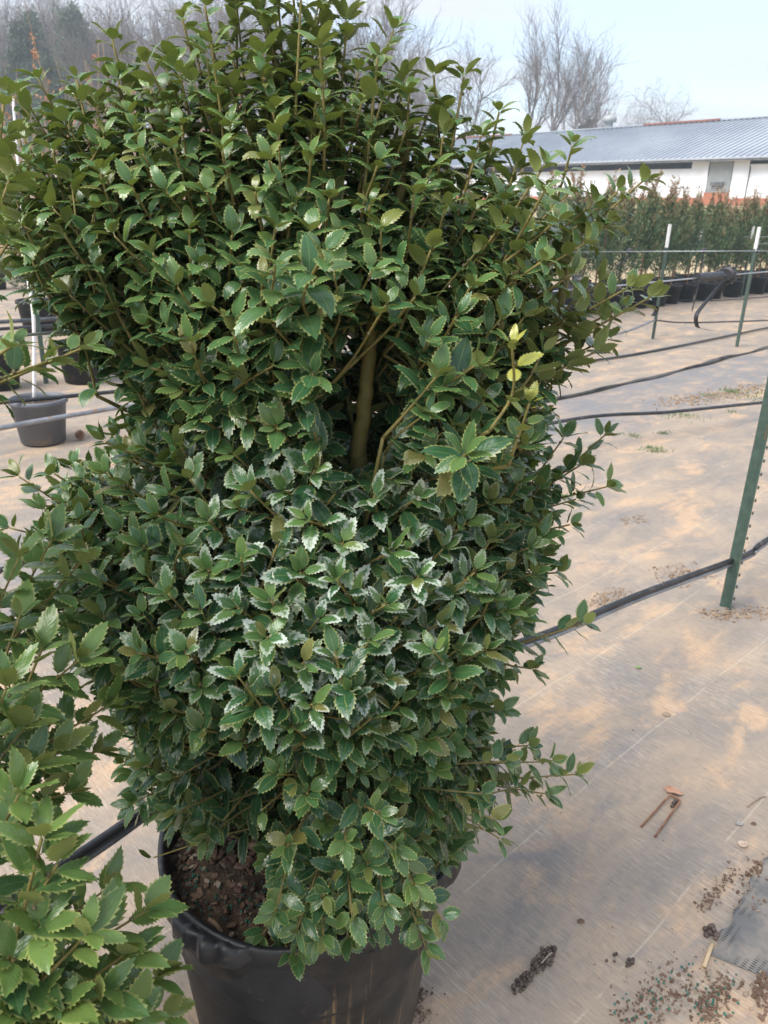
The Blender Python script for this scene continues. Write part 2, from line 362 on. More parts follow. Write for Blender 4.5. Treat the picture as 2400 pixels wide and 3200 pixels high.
for i in range(62):
    px = -300+i*27+r.uniform(-18, 18); Y = 55+r.uniform(0, 45)
    yt = 80+60*math.sin(i*.9)+r.uniform(-50, 60)+(90 if px > 820 else 0)
    if px > 1180: yt += 110
    P = at(px, max(yt, 20), Y); k = int(r.integers(0, 5)); z0 = gz(P[0], P[1])-.1
    plant_tree('bare_tree', TREES[k], (P[0], P[1], z0), (P[2]-z0)/(TREES[k][2]*1.02), r.uniform(0, 6.28), 'bare grey tree in the winter wood behind the holly', 'bare trees of the winter wood')
# pines
def leafquads(C, D, Nn, ln, wd):
    """vectorised little two-triangle blades; C centre base, D direction, Nn side"""
    n = len(C); tip = C+D*ln[:, None]; mid = C+D*(ln*.5)[:, None]; s = Nn*(wd*.5)[:, None]
    V = np.stack([C, mid+s, tip, mid-s], 1).reshape(-1, 3); Fc = np.arange(n*4).reshape(-1, 4); return V, Fc
def np_mesh(name, V, Fc, mat, attrs=None, smooth=False):
    me = bpy.data.meshes.new(name); nv, nf, k = len(V), len(Fc), Fc.shape[1]
    me.vertices.add(nv); me.vertices.foreach_set('co', np.ascontiguousarray(V, dtype=np.float32).ravel())
    me.loops.add(nf*k); me.loops.foreach_set('vertex_index', np.ascontiguousarray(Fc, dtype=np.int32).ravel())
    me.polygons.add(nf); me.polygons.foreach_set('loop_start', np.arange(0, nf*k, k, dtype=np.int32))
    if smooth: me.polygons.foreach_set('use_smooth', np.ones(nf, bool))
    for an, (ty, dat) in (attrs or {}).items():
        a = me.attributes.new(an, ty, 'POINT'); a.data.foreach_set('color' if ty == 'FLOAT_COLOR' else ('vector' if ty == 'FLOAT_VECTOR' else 'value'), np.ascontiguousarray(dat, dtype=np.float32).ravel())
    me.update(calc_edges=True); me.validate(); me.materials.append(mat); return me
def unit(a): return a/(np.linalg.norm(a, axis=-1, keepdims=True)+1e-12)
t = NT('pine_needles'); a = t.attr('hue', o='Fac'); M_pine = t.fin(t.ramp(a, [(0, (.035, .055, .03)), (.6, (.07, .10, .05)), (1, (.12, .14, .06))]), .7)
def pine_mesh(seed, H):
    r = np.random.default_rng(seed); tk = MB(); tk.tube([(0, 0, 0), (.1, 0, H*.5), (0, .1, H)], [H*.014, H*.01, .02], 7)
    Cs, Ds = [], []
    for i in range(60):
        z = H*(.42+.58*r.random()); L_ = (1-(z/H))*H*.28+.6; a = r.uniform(0, 6.28); d = np.array([math.cos(a), math.sin(a), .25]); tipz = z+.25*L_
        tk.tube([(0, 0, z), d*L_+np.array([0, 0, z])], [.05, .015], 3, cap=False)
        for k in range(9):
            c = np.array([0, 0, z])+d*L_*(.35+.7*k/9)+r.normal(0, .18, 3); m = 26
            Cs.append(c+r.normal(0, .16, (m, 3))); Ds.append(unit(r.normal(0, 1, (m, 3))+np.array([0, 0, .6])+d*.5))
    C_ = np.concatenate(Cs); D = np.concatenate(Ds); n = len(C_); S = unit(np.cross(D, r.normal(0, 1, (n, 3))))
    V, Fc = leafquads(C_, D, S, r.uniform(.2, .42, n), r.uniform(.05, .10, n)); me = np_mesh('crown', V, Fc, M_pine, {'hue': ('FLOAT', np.repeat(r.random(n), 4))})
    mt = bpy.data.meshes.new('trunk'); mt.from_pydata(tk.v, [], tk.f); mt.materials.append(M_bark); return mt, me
PINES = [(*pine_mesh(3, 13), 13), (*pine_mesh(4, 12), 12)]
for px, yt, Y, k, lab in ((75, 60, 58, 0, 'tall green pine at the frame edge of the winter wood'), (215, 45, 66, 1, 'green pine with a wide crown standing among bare trees'), (150, 200, 52, 1, 'shorter green pine in front of two taller pines'), (1830, 385, 82, 0, 'small dark pine between bare trees above the shed roof')):
    P = at(px, yt, Y); z0 = gz(P[0], P[1])-.1; plant_tree('pine_tree', PINES[k], (P[0], P[1], z0), (P[2]-z0)/PINES[k][2], px*.01, lab)
# tall dry weeds
M_weed = mottled('dry_weed', (.36, .22, .12), (.48, .33, .20), 2, .9); M_weedleaf = mottled('dry_weed_leaf', (.36, .15, .065), (.48, .25, .12), 3, .9)
def weed_stand(name, n, fn, hlo, hhi, leafy, seed):
    r = np.random.default_rng(seed); mb = MB(); Cs, Ds = [], []
    for i in range(n):
        x, y = fn(r); h = r.uniform(hlo, hhi); z0 = gz(x, y); lean = r.normal(0, .09, 2)
        pts = np.array([(x, y, z0), (x+lean[0]*h*.5, y+lean[1]*h*.5, z0+h*.55), (x+lean[0]*h*1.2, y+lean[1]*h, z0+h)])
        mb.tube(pts, [.010, .007, .003], 3, cap=False)
        for k in range(r.integers(4, 9)):
            f = r.uniform(.35, .98); b = pts[0]*(1-f)+pts[2]*f; d = unit(np.append(r.normal(0, 1, 2), 1.4)); l = r.uniform(.12, .4)*(1.1-f*.6)
            mb.tube([b, b+d*l], [.005, .002], 3, cap=False); m = leafy
            Cs.append(b+d*(l*r.random(m))[:, None]); Ds.append(unit(r.normal(0, 1, (m, 3))+np.array([0, 0, -.3])))
    C_ = np.concatenate(Cs); D = np.concatenate(Ds); q = len(C_); S = unit(np.cross(D, r.normal(0, 1, (q, 3))))
    V, Fc = leafquads(C_, D, S, r.uniform(.04, .10, q), r.uniform(.015, .035, q))
    e = mb.build(name, M_weed); me = np_mesh('dead_leaves', V, Fc, M_weedleaf); o = bpy.data.objects.new('dead_leaves', me); COL.objects.link(o); o.parent = e; o['kind'] = 'stuff'
    return e
o = weed_stand('dry_weeds', 620, lambda r: (lambda Y: (r.uniform(-.62, -.10)*Y, Y))(r.uniform(15, 24)), 1.6, 4.2, 7, 5)
tag(o, 'thicket of tall brown dead weeds behind the holly', 'weeds', kind='stuff')
for px, yt, lab in ((180, 25, 'tall dead weed stalk with rusty seed heads, beside the pines'), (235, 95, 'dead weed stalk with a few hanging brown leaves'), (310, 120, 'thin dead stalk tipped with orange leaves before the bare trees')):
    P = at(px, yt, 14); h = P[2]
    o = weed_stand('dry_stalk', 1, lambda r: (P[0], 14.0), h, h+.01, 14, px); tag(o, lab, 'weed')

# ------------------------------------------------------------------ potted evergreens in rows
M_pot = mottled('black_plastic', (.016, .018, .021), (.03, .032, .035), 5, .5, third=(.07, .06, .05), spec=.25)
M_potgrey = mottled('grey_plastic', (.12, .13, .15), (.16, .17, .19), 4, .55, third=(.20, .18, .16))
M_soil = mottled('bark_soil', (.045, .03, .022), (.11, .075, .05), 30, .95, bump=.8, third=(.2, .15, .1))
def small_pot_meshes(R, H):
    a = MB(); a.lathe([(0, .004), (R*.80, .004), (R*.98, H*.9), (R*1.0, H*.9)], seg=28); a.f = a.f
    b = MB(); b.lathe([(R*1.0, H*.895), (R*1.06, H*.9), (R*1.06, H*.985), (R*1.03, H), (R*.97, H), (R*.96, H*.9), (R*.9, H*.6)], seg=28)
    c = MB(); c.lathe([(R*.955, H*.86), (R*.6, H*.88), (0, H*.9)], seg=24)
    res = []
    for nm, m_ in (('pot_wall', a), ('rim', b), ('soil', c)):
        me = bpy.data.meshes.new(nm); me.from_pydata(m_.v, [], m_.f); me.polygons.foreach_set('use_smooth', [True]*len(me.polygons)); res.append((nm, me))
    return res
SPOT = small_pot_meshes(.20, .34)
def small_pot(loc, sc, label, group=None, mat=None, soil=True, cat='pot', meshes=None):
    e = empty('nursery_pot', loc, random.uniform(0, 6), sc); tag(e, label, cat, group)
    for nm, me in (meshes or SPOT):
        if nm == 'soil' and not soil: continue
        o = bpy.data.objects.new(nm, me); COL.objects.link(o); o.parent = e
        if not me.materials: me.materials.append(M_soil if nm == 'soil' else (mat or M_pot))
        if mat and nm != 'soil': o.material_slots[0].link = 'OBJECT'; o.material_slots[0].material = mat
    return e
t = NT('arborvitae_foliage'); a = t.attr('hue', o='Fac')
M_arb = t.fin(t.ramp(a, [(0, (.04, .08, .035)), (.35, (.08, .145, .055)), (.55, (.15, .17, .07)), (.75, (.26, .18, .09)), (1, (.32, .19, .11))]), .7)
M_arbw = mottled('arborvitae_twig', (.16, .09, .05), (.22, .12, .07), 4, .9)
def arb_mesh(seed, H, Rm, n=3200):
    r = np.random.default_rng(seed)
    nb = 90; bz = np.sort(r.random(nb)**.9); Cs, Ds, Hs = [], [], []
    for z in bz:
        a = r.uniform(0, 6.28); prof = (1-z**2.2)*.95+.05; L_ = Rm*prof*r.uniform(.7, 1.15); b = np.array([0, 0, H*(.05+z*.82)]); d = unit(np.array([math.cos(a), math.sin(a), 1.2+1.6*z]))
        L_ = L_*1.7; m = n//nb; f = r.random(m)**.7
        Cs.append(b+d*(f*L_)[:, None]+r.normal(0, .022, (m, 3))); Ds.append(unit(d*1.1+r.normal(0, .55, (m, 3))+np.array([0, 0, .35])))
        Hs.append(np.clip(.08+.42*z+.25*(f-.5)+r.normal(0, .13, m)+(.22 if r.random() < .25 else 0), 0, 1))
    tw = MB(); tw.tube([(0, 0, 0), (0, 0, H*.6), (.01, 0, H)], [.018, .01, .003], 5)
    for k in range(7):
        a = r.uniform(0, 6.28); b = np.array([math.cos(a), math.sin(a), 0])*Rm*.25*r.random()+np.array([0, 0, H*r.uniform(.78, .92)]); tip = b+np.array([r.normal(0, .05), r.normal(0, .05), H*r.uniform(.10, .2)])
        tw.tube([b, tip], [.005, .002], 3, cap=False); m = 26; f = r.random(m)
        Cs.append(b+(tip-b)*f[:, None]+r.normal(0, .012, (m, 3))); Ds.append(unit(r.normal(0, .6, (m, 3))+np.array([0, 0, .9]))); Hs.append(np.clip(r.normal(.82, .12, m), 0, 1))
    C_, D, Hh = np.concatenate(Cs), np.concatenate(Ds), np.concatenate(Hs); q = len(C_); S = unit(np.cross(D, r.normal(0, 1, (q, 3))))
    V, Fc = leafquads(C_, D, S, r.uniform(.035, .085, q), r.uniform(.012, .026, q)); me = np_mesh('crown', V, Fc, M_arb, {'hue': ('FLOAT', np.repeat(Hh, 4))})
    mt = bpy.data.meshes.new('trunk'); mt.from_pydata(tw.v, [], tw.f); mt.materials.append(M_arbw); return mt, me
ARBS = [arb_mesh(40+i, 1.62, .34, 4200) for i in range(5)]
def arborvitae(x, y, sc, k, rz, label, plabel, group='arborvitae in the row before the shed', pg='black pots of the arborvitae row', zs=1.0):
    small_pot((x, y, .006), sc, plabel, pg)
    e = empty('arborvitae', (x, y, .30*sc), rz, sc); e.scale = (sc, sc, sc*zs); tag(e, label, 'evergreen', group)
    for nm, me in (('trunk', ARBS[k][0]), ('crown', ARBS[k][1])):
        o = bpy.data.objects.new(nm, me); COL.objects.link(o); o.parent = e
ORD = 'first second third fourth fifth sixth seventh eighth ninth tenth eleventh twelfth thirteenth fourteenth fifteenth sixteenth seventeenth eighteenth nineteenth twentieth twenty-first twenty-second twenty-third'.split()
r = np.random.default_rng(77)
A0 = np.array([1.35, 11.15, 0])
for i in range(23):
    p = A0+U_DIR*(.60*i+r.uniform(-.06, .06))+V_DIR*r.uniform(-.07, .07)
    arborvitae(p[0], p[1], r.uniform(.90, 1.12), int(r.integers(0, 5)), r.uniform(0, 6), f'bronze-tipped potted arborvitae, {ORD[i]} of the front row counting away from the holly', f'black pot of the {ORD[i]} arborvitae in the front row counting away from the holly')
for i in range(25):
    p = A0+U_DIR*(.60*i-1.0+r.uniform(-.06, .06))+V_DIR*(-1.05+r.uniform(-.07, .07))
    if p[0]*.78+p[1]*.62 > 20.8: continue
    arborvitae(p[0], p[1], r.uniform(.92, 1.04), int(r.integers(0, 5)), r.uniform(0, 6), 'arborvitae of the second row, mostly hidden by the front row', 'black nursery pot of the hidden second arborvitae row', 'arborvitae in the hidden second row', 'pots of the hidden second row')

# ------------------------------------------------------------------ posts, wires, pipes
t = NT('green_post_paint'); p = t.coord('Object'); n = t.noise(p, 25, 5, .65)
c = t.mix(t.ss(n, .3, .7), (.04, .07, .055), (.065, .105, .085)); c = t.mix(t.ss(t.noise(t.mapping(p, scale=(1, 1, .25)), 18, 5, .7), .56, .66), c, (.20, .115, .06)); M_green = t.fin(c, .5, 0, .4)
M_whitep = mottled('white_post_paint', (.74, .74, .72), (.82, .82, .80), 20, .5, third=(.5, .48, .44))
M_rust = mottled('rust', (.20, .09, .05), (.32, .17, .10), 40, .9, bump=.4)
def t_post(base, H, label, lean=(0, 0), rot=0.0, white=.28, studs=True, big=False):
    e = empty('fence_post', base, rot); e.rotation_euler = (lean[1], lean[0], rot); tag(e, label, 'post', 'green steel fence posts')
    h0 = H-white; k_ = 1.2 if big else 1.0; e.scale = (k_, k_, 1.0)
    mb = MB(); mb.box((0, 0, h0/2-.15), (.040, .005, h0+.3)); mb.build('flange', M_green, e)
    mb = MB(); mb.box((0, .0185, h0/2-.15), (.006, .032, h0+.3)); mb.build('web', M_green, e)
    if white > 0:
        mb = MB(); mb.box((0, 0, h0+white/2+.001), (.040, .005, white)); mb.box((0, .0185, h0+white/2+.001), (.006, .032, white)); mb.build('white_tip', M_whitep, e)
    if studs:
        me = None
        for k in range(int(h0/.055)):
            mb = MB(); mb.box((0, -.007, 0), (.009, .006, .010))
            if me is None: o = mb.build('stud', M_green, e); me = o.data
            else: o = bpy.data.objects.new('stud', me); COL.objects.link(o); o.parent = e
            o.location = (0, 0, .05+k*.055)
    return e
PE = gp(2280, 1905)
t_post(PE+np.array([0, 0, .004]), 1.45, big=True, label= 'green studded steel post planted in the cloth, rail strapped across it', rot=R_(62), lean=(R_(1.0), 0))
PA, PD, PB, PC = gp(2040, 1060), gp(2305, 1085), gp(2160, 925), gp(2315, 930)
t_post(PA, 1.44, 'white-tipped green post with a black rail tied to its foot, clear of the others', rot=.3, studs=False)
t_post(PD, 1.44, 'white-tipped green post standing in front of another white-tipped post', rot=.8, studs=False)
t_post(PB, 1.38, 'distant white-tipped green post close against the arborvitae row', rot=.2, studs=False)
t_post(PC, 1.38, 'white-tipped green post partly hidden behind a nearer post', rot=.6, studs=False)
PL = gp(145, 1200); t_post(PL, 1.3, 'green steel post among the pots behind the white stake', rot=.5, studs=False, white=.1)
PW = at(1612, 700, 8.3); t_post((PW[0], PW[1], 0), 1.3, 'white-tipped post glimpsed through the holly twigs', rot=.5, studs=False, white=.5)
M_wire = mottled('galvanised_wire', (.35, .37, .40), (.5, .52, .55), 8, .4, .8); M_poly = mottled('black_poly_pipe', (.015, .017, .02), (.035, .037, .042), 10, .4, third=(.12, .10, .085))
M_steel = mottled('grey_conduit', (.22, .23, .25), (.34, .35, .37), 9, .45, .5, third=(.34, .19, .10)); M_steel2 = mottled('dark_conduit', (.06, .07, .08), (.12, .13, .14), 9, .4, .4, third=(.2, .15, .1))
def line(name, pts, rad, mat, label, cat, sides=8, n=10, group=None):
    mb = MB(); mb.tube(spline(pts, n), rad, sides); o = mb.build(name, mat, smooth=True); return tag(o, label, cat, group)
def onrow(px, py, v):                     # surveyed point in the upright plane of a trellis row
    d = ray(px, py); t_ = (v-_C@V_DIR)/(d@V_DIR); return _C+d*t_
VE = PE@V_DIR
w0, w1 = onrow(1769, 895, VE), onrow(2400, 854, VE); dw = unit(w1-w0); dw[2] = 0; zc = 1.383
def onwire(px): 
    p = onrow(px, 875, VE); p[2] = zc; return p
line('trellis_wire', [w0*[1, 1, 0]+[0, 0, zc]-dw*2.2, w0*[1, 1, 0]+[0, 0, zc-.004], w1*[1, 1, 0]+[0, 0, zc], w1*[1, 1, 0]+[0, 0, zc]+dw*3], .0022, M_wire, 'thin steel trellis wire carrying the black clips, nearest of the wires', 'wire')
for k, (a_, b_, Y0, Y1) in enumerate((((1780, 787), (2600, 783), 10.9, 9.4), ((1780, 763), (2600, 761), 16.6, 16.4), ((1780, 739), (2600, 740), 16.9, 16.2), ((1780, 731), (2600, 733), 18.2, 17.2))):
    line('trellis_wire', [at(*a_, Y0), at(*b_, Y1)], (.004, .005, .005, .005)[k], M_wire, ('lowest of the far trellis wires, in front of the arborvitae', 'second lowest far trellis wire in front of the arborvitae', 'second highest far trellis wire in front of the arborvitae', 'highest far trellis wire in front of the arborvitae')[k], 'wire', n=2)
# rails of the holly's own row: poly pipe over conduit, passing behind the pot
rail = [(2.6, 4.02, .16), (1.70, 3.13, .222), tuple(onrow(2330, 1740, VE-.03)), tuple(onrow(2000, 1865, VE-.03)), tuple(onrow(1690, 1995, VE-.05)), (.06, 1.70, .405), (-.35, 1.39, .385), (-.64, 1.07, .35), (-1.3, .42, .33)]
rail = [np.array(p) for p in rail]
line('irrigation_pipe', [p+[0, 0, .012] for p in rail], .0105, M_poly, 'black plastic pipe running behind the holly pot and across the near post', 'pipe')
line('steel_rail', [p-[0, 0, .009] for p in rail], .0085, M_steel, 'weathered steel rail just under the black pipe, crossing the near post', 'rail')
line('irrigation_pipe', [(-2.4, 1.6, .25), gp(0, 1783, .25), gp(110, 1748, .25), (-.4, 3.6, .25), gp(1757, 1316, .25), gp(2100, 1287, .2), gp(2400, 1256, .15), gp(2700, 1228, .1)], .013, M_poly, 'thick black pipe stretched over the cloth beyond the near rail', 'pipe')
line('steel_rail', [gp(-300, 1392, .25), gp(0, 1338, .25), gp(360, 1275, .25), (1.0, 8.0, .24), gp(1900, 1049, .22), gp(2045, 1001, .25)], .016, M_steel, 'rusty grey rail passing in front of the empty grey pot', 'rail')
line('irrigation_pipe', [gp(-300, 1300, .33), gp(0, 1258, .33), gp(300, 1230, .30), (.5, 7.9, .12), gp(1839, 1128, .03), gp(2400, 1024, .03), gp(2700, 965, .03)], .014, M_poly, 'black hose crossing just above the rim of the empty grey pot', 'hose')
line('irrigation_pipe', [PA+[0, -.03, .25], gp(2150, 1008, .2), gp(2400, 1001, .2), gp(2700, 985, .2)], .010, M_poly, 'black hose tied to the foot of a white-tipped post', 'hose')
line('irrigation_pipe', [gp(2000, 931, .05), gp(2200, 940, .04), gp(2400, 927, .04), gp(2600, 905, .04)], .011, M_poly, 'black hose lying at the feet of the potted arborvitae', 'hose')
line('steel_rail', [gp(-300, 1022, .3), gp(0, 1006, .3), gp(240, 992, .3), gp(700, 968, .3)], .022, M_steel2, 'dark rail in front of the far potted shrub, upper of two', 'rail')
line('irrigation_pipe', [gp(-300, 1048, .3), gp(0, 1028, .3), gp(240, 1014, .3), gp(700, 990, .3)], .018, M_poly, 'black pipe in front of the far potted shrub, lower of two', 'pipe')
# clips with straps on the near wire
M_clip = mottled('black_clip', (.018, .018, .02), (.035, .035, .04), 30, .45)
def clip(px, label, strap, sleeve):
    c = onwire(px); e = empty('pot_clip', c); tag(e, label, 'clip'); u = np.array([dw[0], dw[1], 0]); n_ = np.array([dw[1], -dw[0], 0]); up = np.array([0, 0, 1.0])
    mb = MB(); mb.tube([-u*.010, -u*.006, u*.006, u*.010], [.018, .026, .026, .018], 18); mb.build('wheel', M_clip, e, smooth=False)
    for k in range(10):
        a = k*.628; mb = MB(); d = up*math.cos(a)+n_*math.sin(a); mb.box(d*.0275, (.014, .006, .006), [u, d, np.cross(u, d)]); mb.build('tooth', M_clip, e)
    mb = MB(); mb.box(u*.022+up*.004, (.03, .018, .026), [u, n_, up]); mb.build('buckle', M_clip, e)
    mb = MB(); pts = spline(strap, 8); nn = len(pts); W_ = n_*.006
    vs = []
    for p in pts: vs += [p-W_, p+W_]
    vs += [v+np.array([u[0], u[1], .0])*.0035 for v in vs]
    m2 = 2*nn; fs = []
    for i in range(nn-1):
        a = 2*i; fs += [(a, a+1, a+3, a+2), (m2+a, m2+a+2, m2+a+3, m2+a+1), (a, a+2, m2+a+2, m2+a), (a+1, m2+a+1, m2+a+3, a+3)]
    mb.add(vs, fs); mb.build('strap', M_clip, e, smooth=True)
    if sleeve:
        mb = MB(); mb.tube([-u*.20, -u*.04], .0125, 12); mb.tube([-u*.2005, -u*.198], .014, 12); mb.build('sleeve', M_poly, e, smooth=False)
cw = onwire(2270); back = lambda px, py: onrow(px, py, VE)-cw
clip(2270, 'black clip with pipe sleeve and a curled strap hanging from the near wire', [back(2268, 872), back(2238, 905), back(2200, 950), back(2176, 985), back(2178, 1020), back(2200, 1028), back(2228, 1034)], True)
cw = onwire(1812)
clip(1812, 'black toothed clip on the near wire beside the holly twigs', [back(1820, 893), back(1880, 905), back(1925, 920), back(1985, 945), back(2045, 955), back(2050, 970), back(2040, 988)], False)
for px, py, Y, lab in ((1968, 784, 10.6, 'small black clip with dangling tie on a far wire, next to the holly'), (2200, 783, 10.3, 'small black clip with a long tie hanging beside a distant post'), (2268, 763, 16.4, 'tiny black clip on a far wire between two posts'), (2362, 783, 10.0, 'small black clip where a far wire meets a white-tipped post')):
    c = at(px, py, Y); e = empty('wire_clip', c); tag(e, lab, 'clip'); mb = MB(); mb.lathe([(0, -.03), (.028, -.03), (.04, -.012), (.04, .012), (.028, .03), (0, .03)], seg=12); mb.build('knob', M_clip, e)
    mb = MB(); q = [(0, 0, -.03), (-.05, 0, -.12), (-.14, .02, -.2)] if px == 1968 else [(0, 0, -.03), (.01, 0, -.3), (-.02, .01, -.75 if px != 2268 else -.15)]
    mb.tube(spline(q, 5), .008, 5); mb.build('tie', M_clip, e)

# ------------------------------------------------------------------ pots at the far side of the holly
EP = small_pot_meshes(.178, .30)
P = gp(137, 1380); gpot = small_pot((P[0], P[1], .006), 1.0, 'empty grey nursery pot with a white stake in it', None, M_potgrey, True, meshes=EP)
mb = MB(); top = at(40, 300, P[1]+.25); mb.tube(spline([(P[0]-.02, P[1]-.02, .26), at(105, 1000, P[1]+.02), at(82, 830, P[1]+.08), at(60, 560, P[1]+.16), top], 6), [*np.linspace(.013, .008, 25)], 8)
tag(mb.build('stake', mottled('white_stake', (.72, .70, .70), (.80, .78, .78), 12, .6, third=(.55, .42, .33)), smooth=True), 'long pale slightly bent stake standing in the empty grey pot', 'stake')
for px, py, sc, lab, gp_ in ((265, 1192, 1.05, 'black pot behind the white stake, half hidden by the holly', 0), (0, 1215, 1.0, 'black pot cut by the frame edge, level with the white stake', 0), (590, 1160, 1.05, 'black pot seen through a gap in the holly leaves', 0), (128, 1040, 1.15, 'black pot of the dark evergreen behind the rails', 1), (-15, 905, 1.15, 'distant black pot at the frame edge', 0), (450, 1100, 1.05, 'black pot mostly screened by holly foliage', 0)):
    P = gp(px, py); e = small_pot((P[0], P[1], .006), sc, lab)
    if gp_:
        e = empty('evergreen_shrub', (P[0], P[1], .33)); tag(e, 'dark rounded evergreen in a black pot behind the rails', 'shrub'); e.scale = (1.15, 1.15, .62)
        for nm, me in (('trunk', ARBS[1][0]), ('crown', ARBS[2][1])):
            o = bpy.data.objects.new(nm, me); COL.objects.link(o); o.parent = e
    elif px in (265, 590):
        e = empty('young_tree', (P[0], P[1], .31)); tag(e, f'thin bare sapling in {"the half hidden black pot" if px == 265 else "a black pot behind the holly"}', 'sapling')
        mb = MB(); mb.tube([(0, 0, 0), (.02, 0, .7), (-.03, 0, 1.5)], [.022, .016, .006], 6); mb.build('trunk', M_bark_p, e)
        mb = MB()
        for k in range(14):
            a = k*2.4; z = .6+k*.06; mb.tube([(0, 0, z), (.25*math.cos(a), .25*math.sin(a), z+.3)], [.006, .002], 3)
        mb.build('crown', M_twig, e)
# pine cone
def pine_cone(c, s, label):
    e = empty('pine_cone', c); tag(e, label, 'pine cone'); mb = MB(); r = np.random.default_rng(9)
    mb.lathe([(0, -.9*s), (.5*s, -.5*s), (.6*s, 0), (.4*s, .6*s), (0, .9*s)], (0, 0, .9*s), 8); mb.build('core', M_rust, e); mb = MB()
    for i in range(60):
        z = -1+2*(i+.5)/60; a = i*2.4; q = math.sqrt(1-z*z); d = np.array([q*math.cos(a), q*math.sin(a), z]); sd_ = unit(np.cross(d, [0, 0, 1.0])); c0 = d*.45*s+[0, 0, .9*s]; tp = d*1.0*s+[0, 0, .9*s+.15*s]
        mb.add([c0-sd_*.1*s, c0+sd_*.1*s, tp+sd_*.16*s, tp-sd_*.16*s, tp+d*.06*s-[0, 0, .14*s]], [(0, 1, 2, 3), (3, 2, 4), (0, 3, 4), (1, 4, 2)])
    mb.build('scales', mottled('cone_scale', (.16, .09, .06), (.26, .16, .10), 30, .9), e)
P = gp(252, 1375); pine_cone((P[0], P[1], .004), .034, 'open brown pine cone on the cloth beside the empty grey pot')

# ------------------------------------------------------------------ holly
def leaf_template(bend, keel, twist, wave, ratio=.208, rows=8, seed=0):
    r = np.random.default_rng(seed); V, UV, Fc = [], [], []
    ns = 60; ss_ = np.linspace(0, 1, ns+1); th = -bend*ss_**1.25; yy = np.concatenate([[0], np.cumsum(np.cos(th[:-1]))/ns]); zz = np.concatenate([[0], np.cumsum(np.sin(th[:-1]))/ns])
    def pt(s, u):
        s1 = min(max(s, 0), 1); w = ratio*(math.sin(math.pi*s1**.80)**.85)*(1.06-.28*s1**3)
        if abs(u) > 1: w += .0
        i = min(s, 1)*ns; k = min(int(i), ns-1); f = i-k; y = yy[k]*(1-f)+yy[k+1]*f; z = zz[k]*(1-f)+zz[k+1]*f; a = -bend*min(s, 1)**1.25
        ex = abs(u)-1 if abs(u) > 1 else 0; uu = max(-1, min(1, u)); x = uu*w+math.copysign(ex*.055/.25, u)*(1 if ex else 0)
        h = abs(x)*math.tan(keel)-.9*x*x/ratio*math.tan(keel)+wave*uu*uu*math.sin(s*9+seed*1.7+(1.5 if u > 0 else 0))
        tw = twist*s; x, h = x*math.cos(tw)-h*math.sin(tw), x*math.sin(tw)+h*math.cos(tw)
        return (x, y-h*math.sin(a), z+h*math.cos(a))
    def put(s, u, uv=None): V.append(pt(s, u)); UV.append((u if uv is None else uv, s, 0)); return len(V)-1
    S = [(i+.0)/rows for i in range(rows+1)]; cols = (-1, -.5, 0, .5, 1); idx = []
    for i, s in enumerate(S):
        if i in (0, rows): k = put(s, 0); idx.append([k]*5)
        else: idx.append([put(s, u) for u in cols])
    for i in range(rows):
        for j in range(4):
            q = [idx[i][j], idx[i][j+1], idx[i+1][j+1], idx[i+1][j]]; q = [k for n_, k in enumerate(q) if k not in q[:n_]]
            if len(q) == 4: Fc += [(q[0], q[1], q[2]), (q[0], q[2], q[3])]
            elif len(q) == 3: Fc.append(tuple(q))
    for sgn, j in ((-1, 0), (1, 4)):
        for i in range(rows-1 if rows > 0 else 0):
            s = S[i]+(S[i+1]-S[i])*1.02; ap = put(s, sgn*(1.22+.08*r.random()), sgn*1.3); a, b = idx[i][j], idx[i+1][j]
            Fc.append((a, ap, b) if sgn > 0 else (b, ap, a))
    b0 = len(V); V += [(-.012, -.12, -.02), (.012, -.12, -.02), (.012, .01, 0), (-.012, .01, 0)]; UV += [(0, -.1, 0)]*4; Fc += [(b0, b0+1, b0+2), (b0, b0+2, b0+3)]
    return np.array(V), np.array(UV), np.array(Fc)
LEAF_ARGS = [(.35, .30, .1, .012), (.6, .25, -.15, .015), (.95, .35, .1, .012), (1.35, .35, -.1, .01), (.15, .2, .05, .02), (1.75, .4, .2, .01), (.5, .45, .25, .02), (.8, .15, -.3, .025)]
LEAFS = [leaf_template(*a, seed=i) for i, a in enumerate(LEAF_ARGS)]; LEAFS_LO = [leaf_template(*a, rows=5, seed=i) for i, a in enumerate(LEAF_ARGS)]   # coarser copies for the screened inner leaves
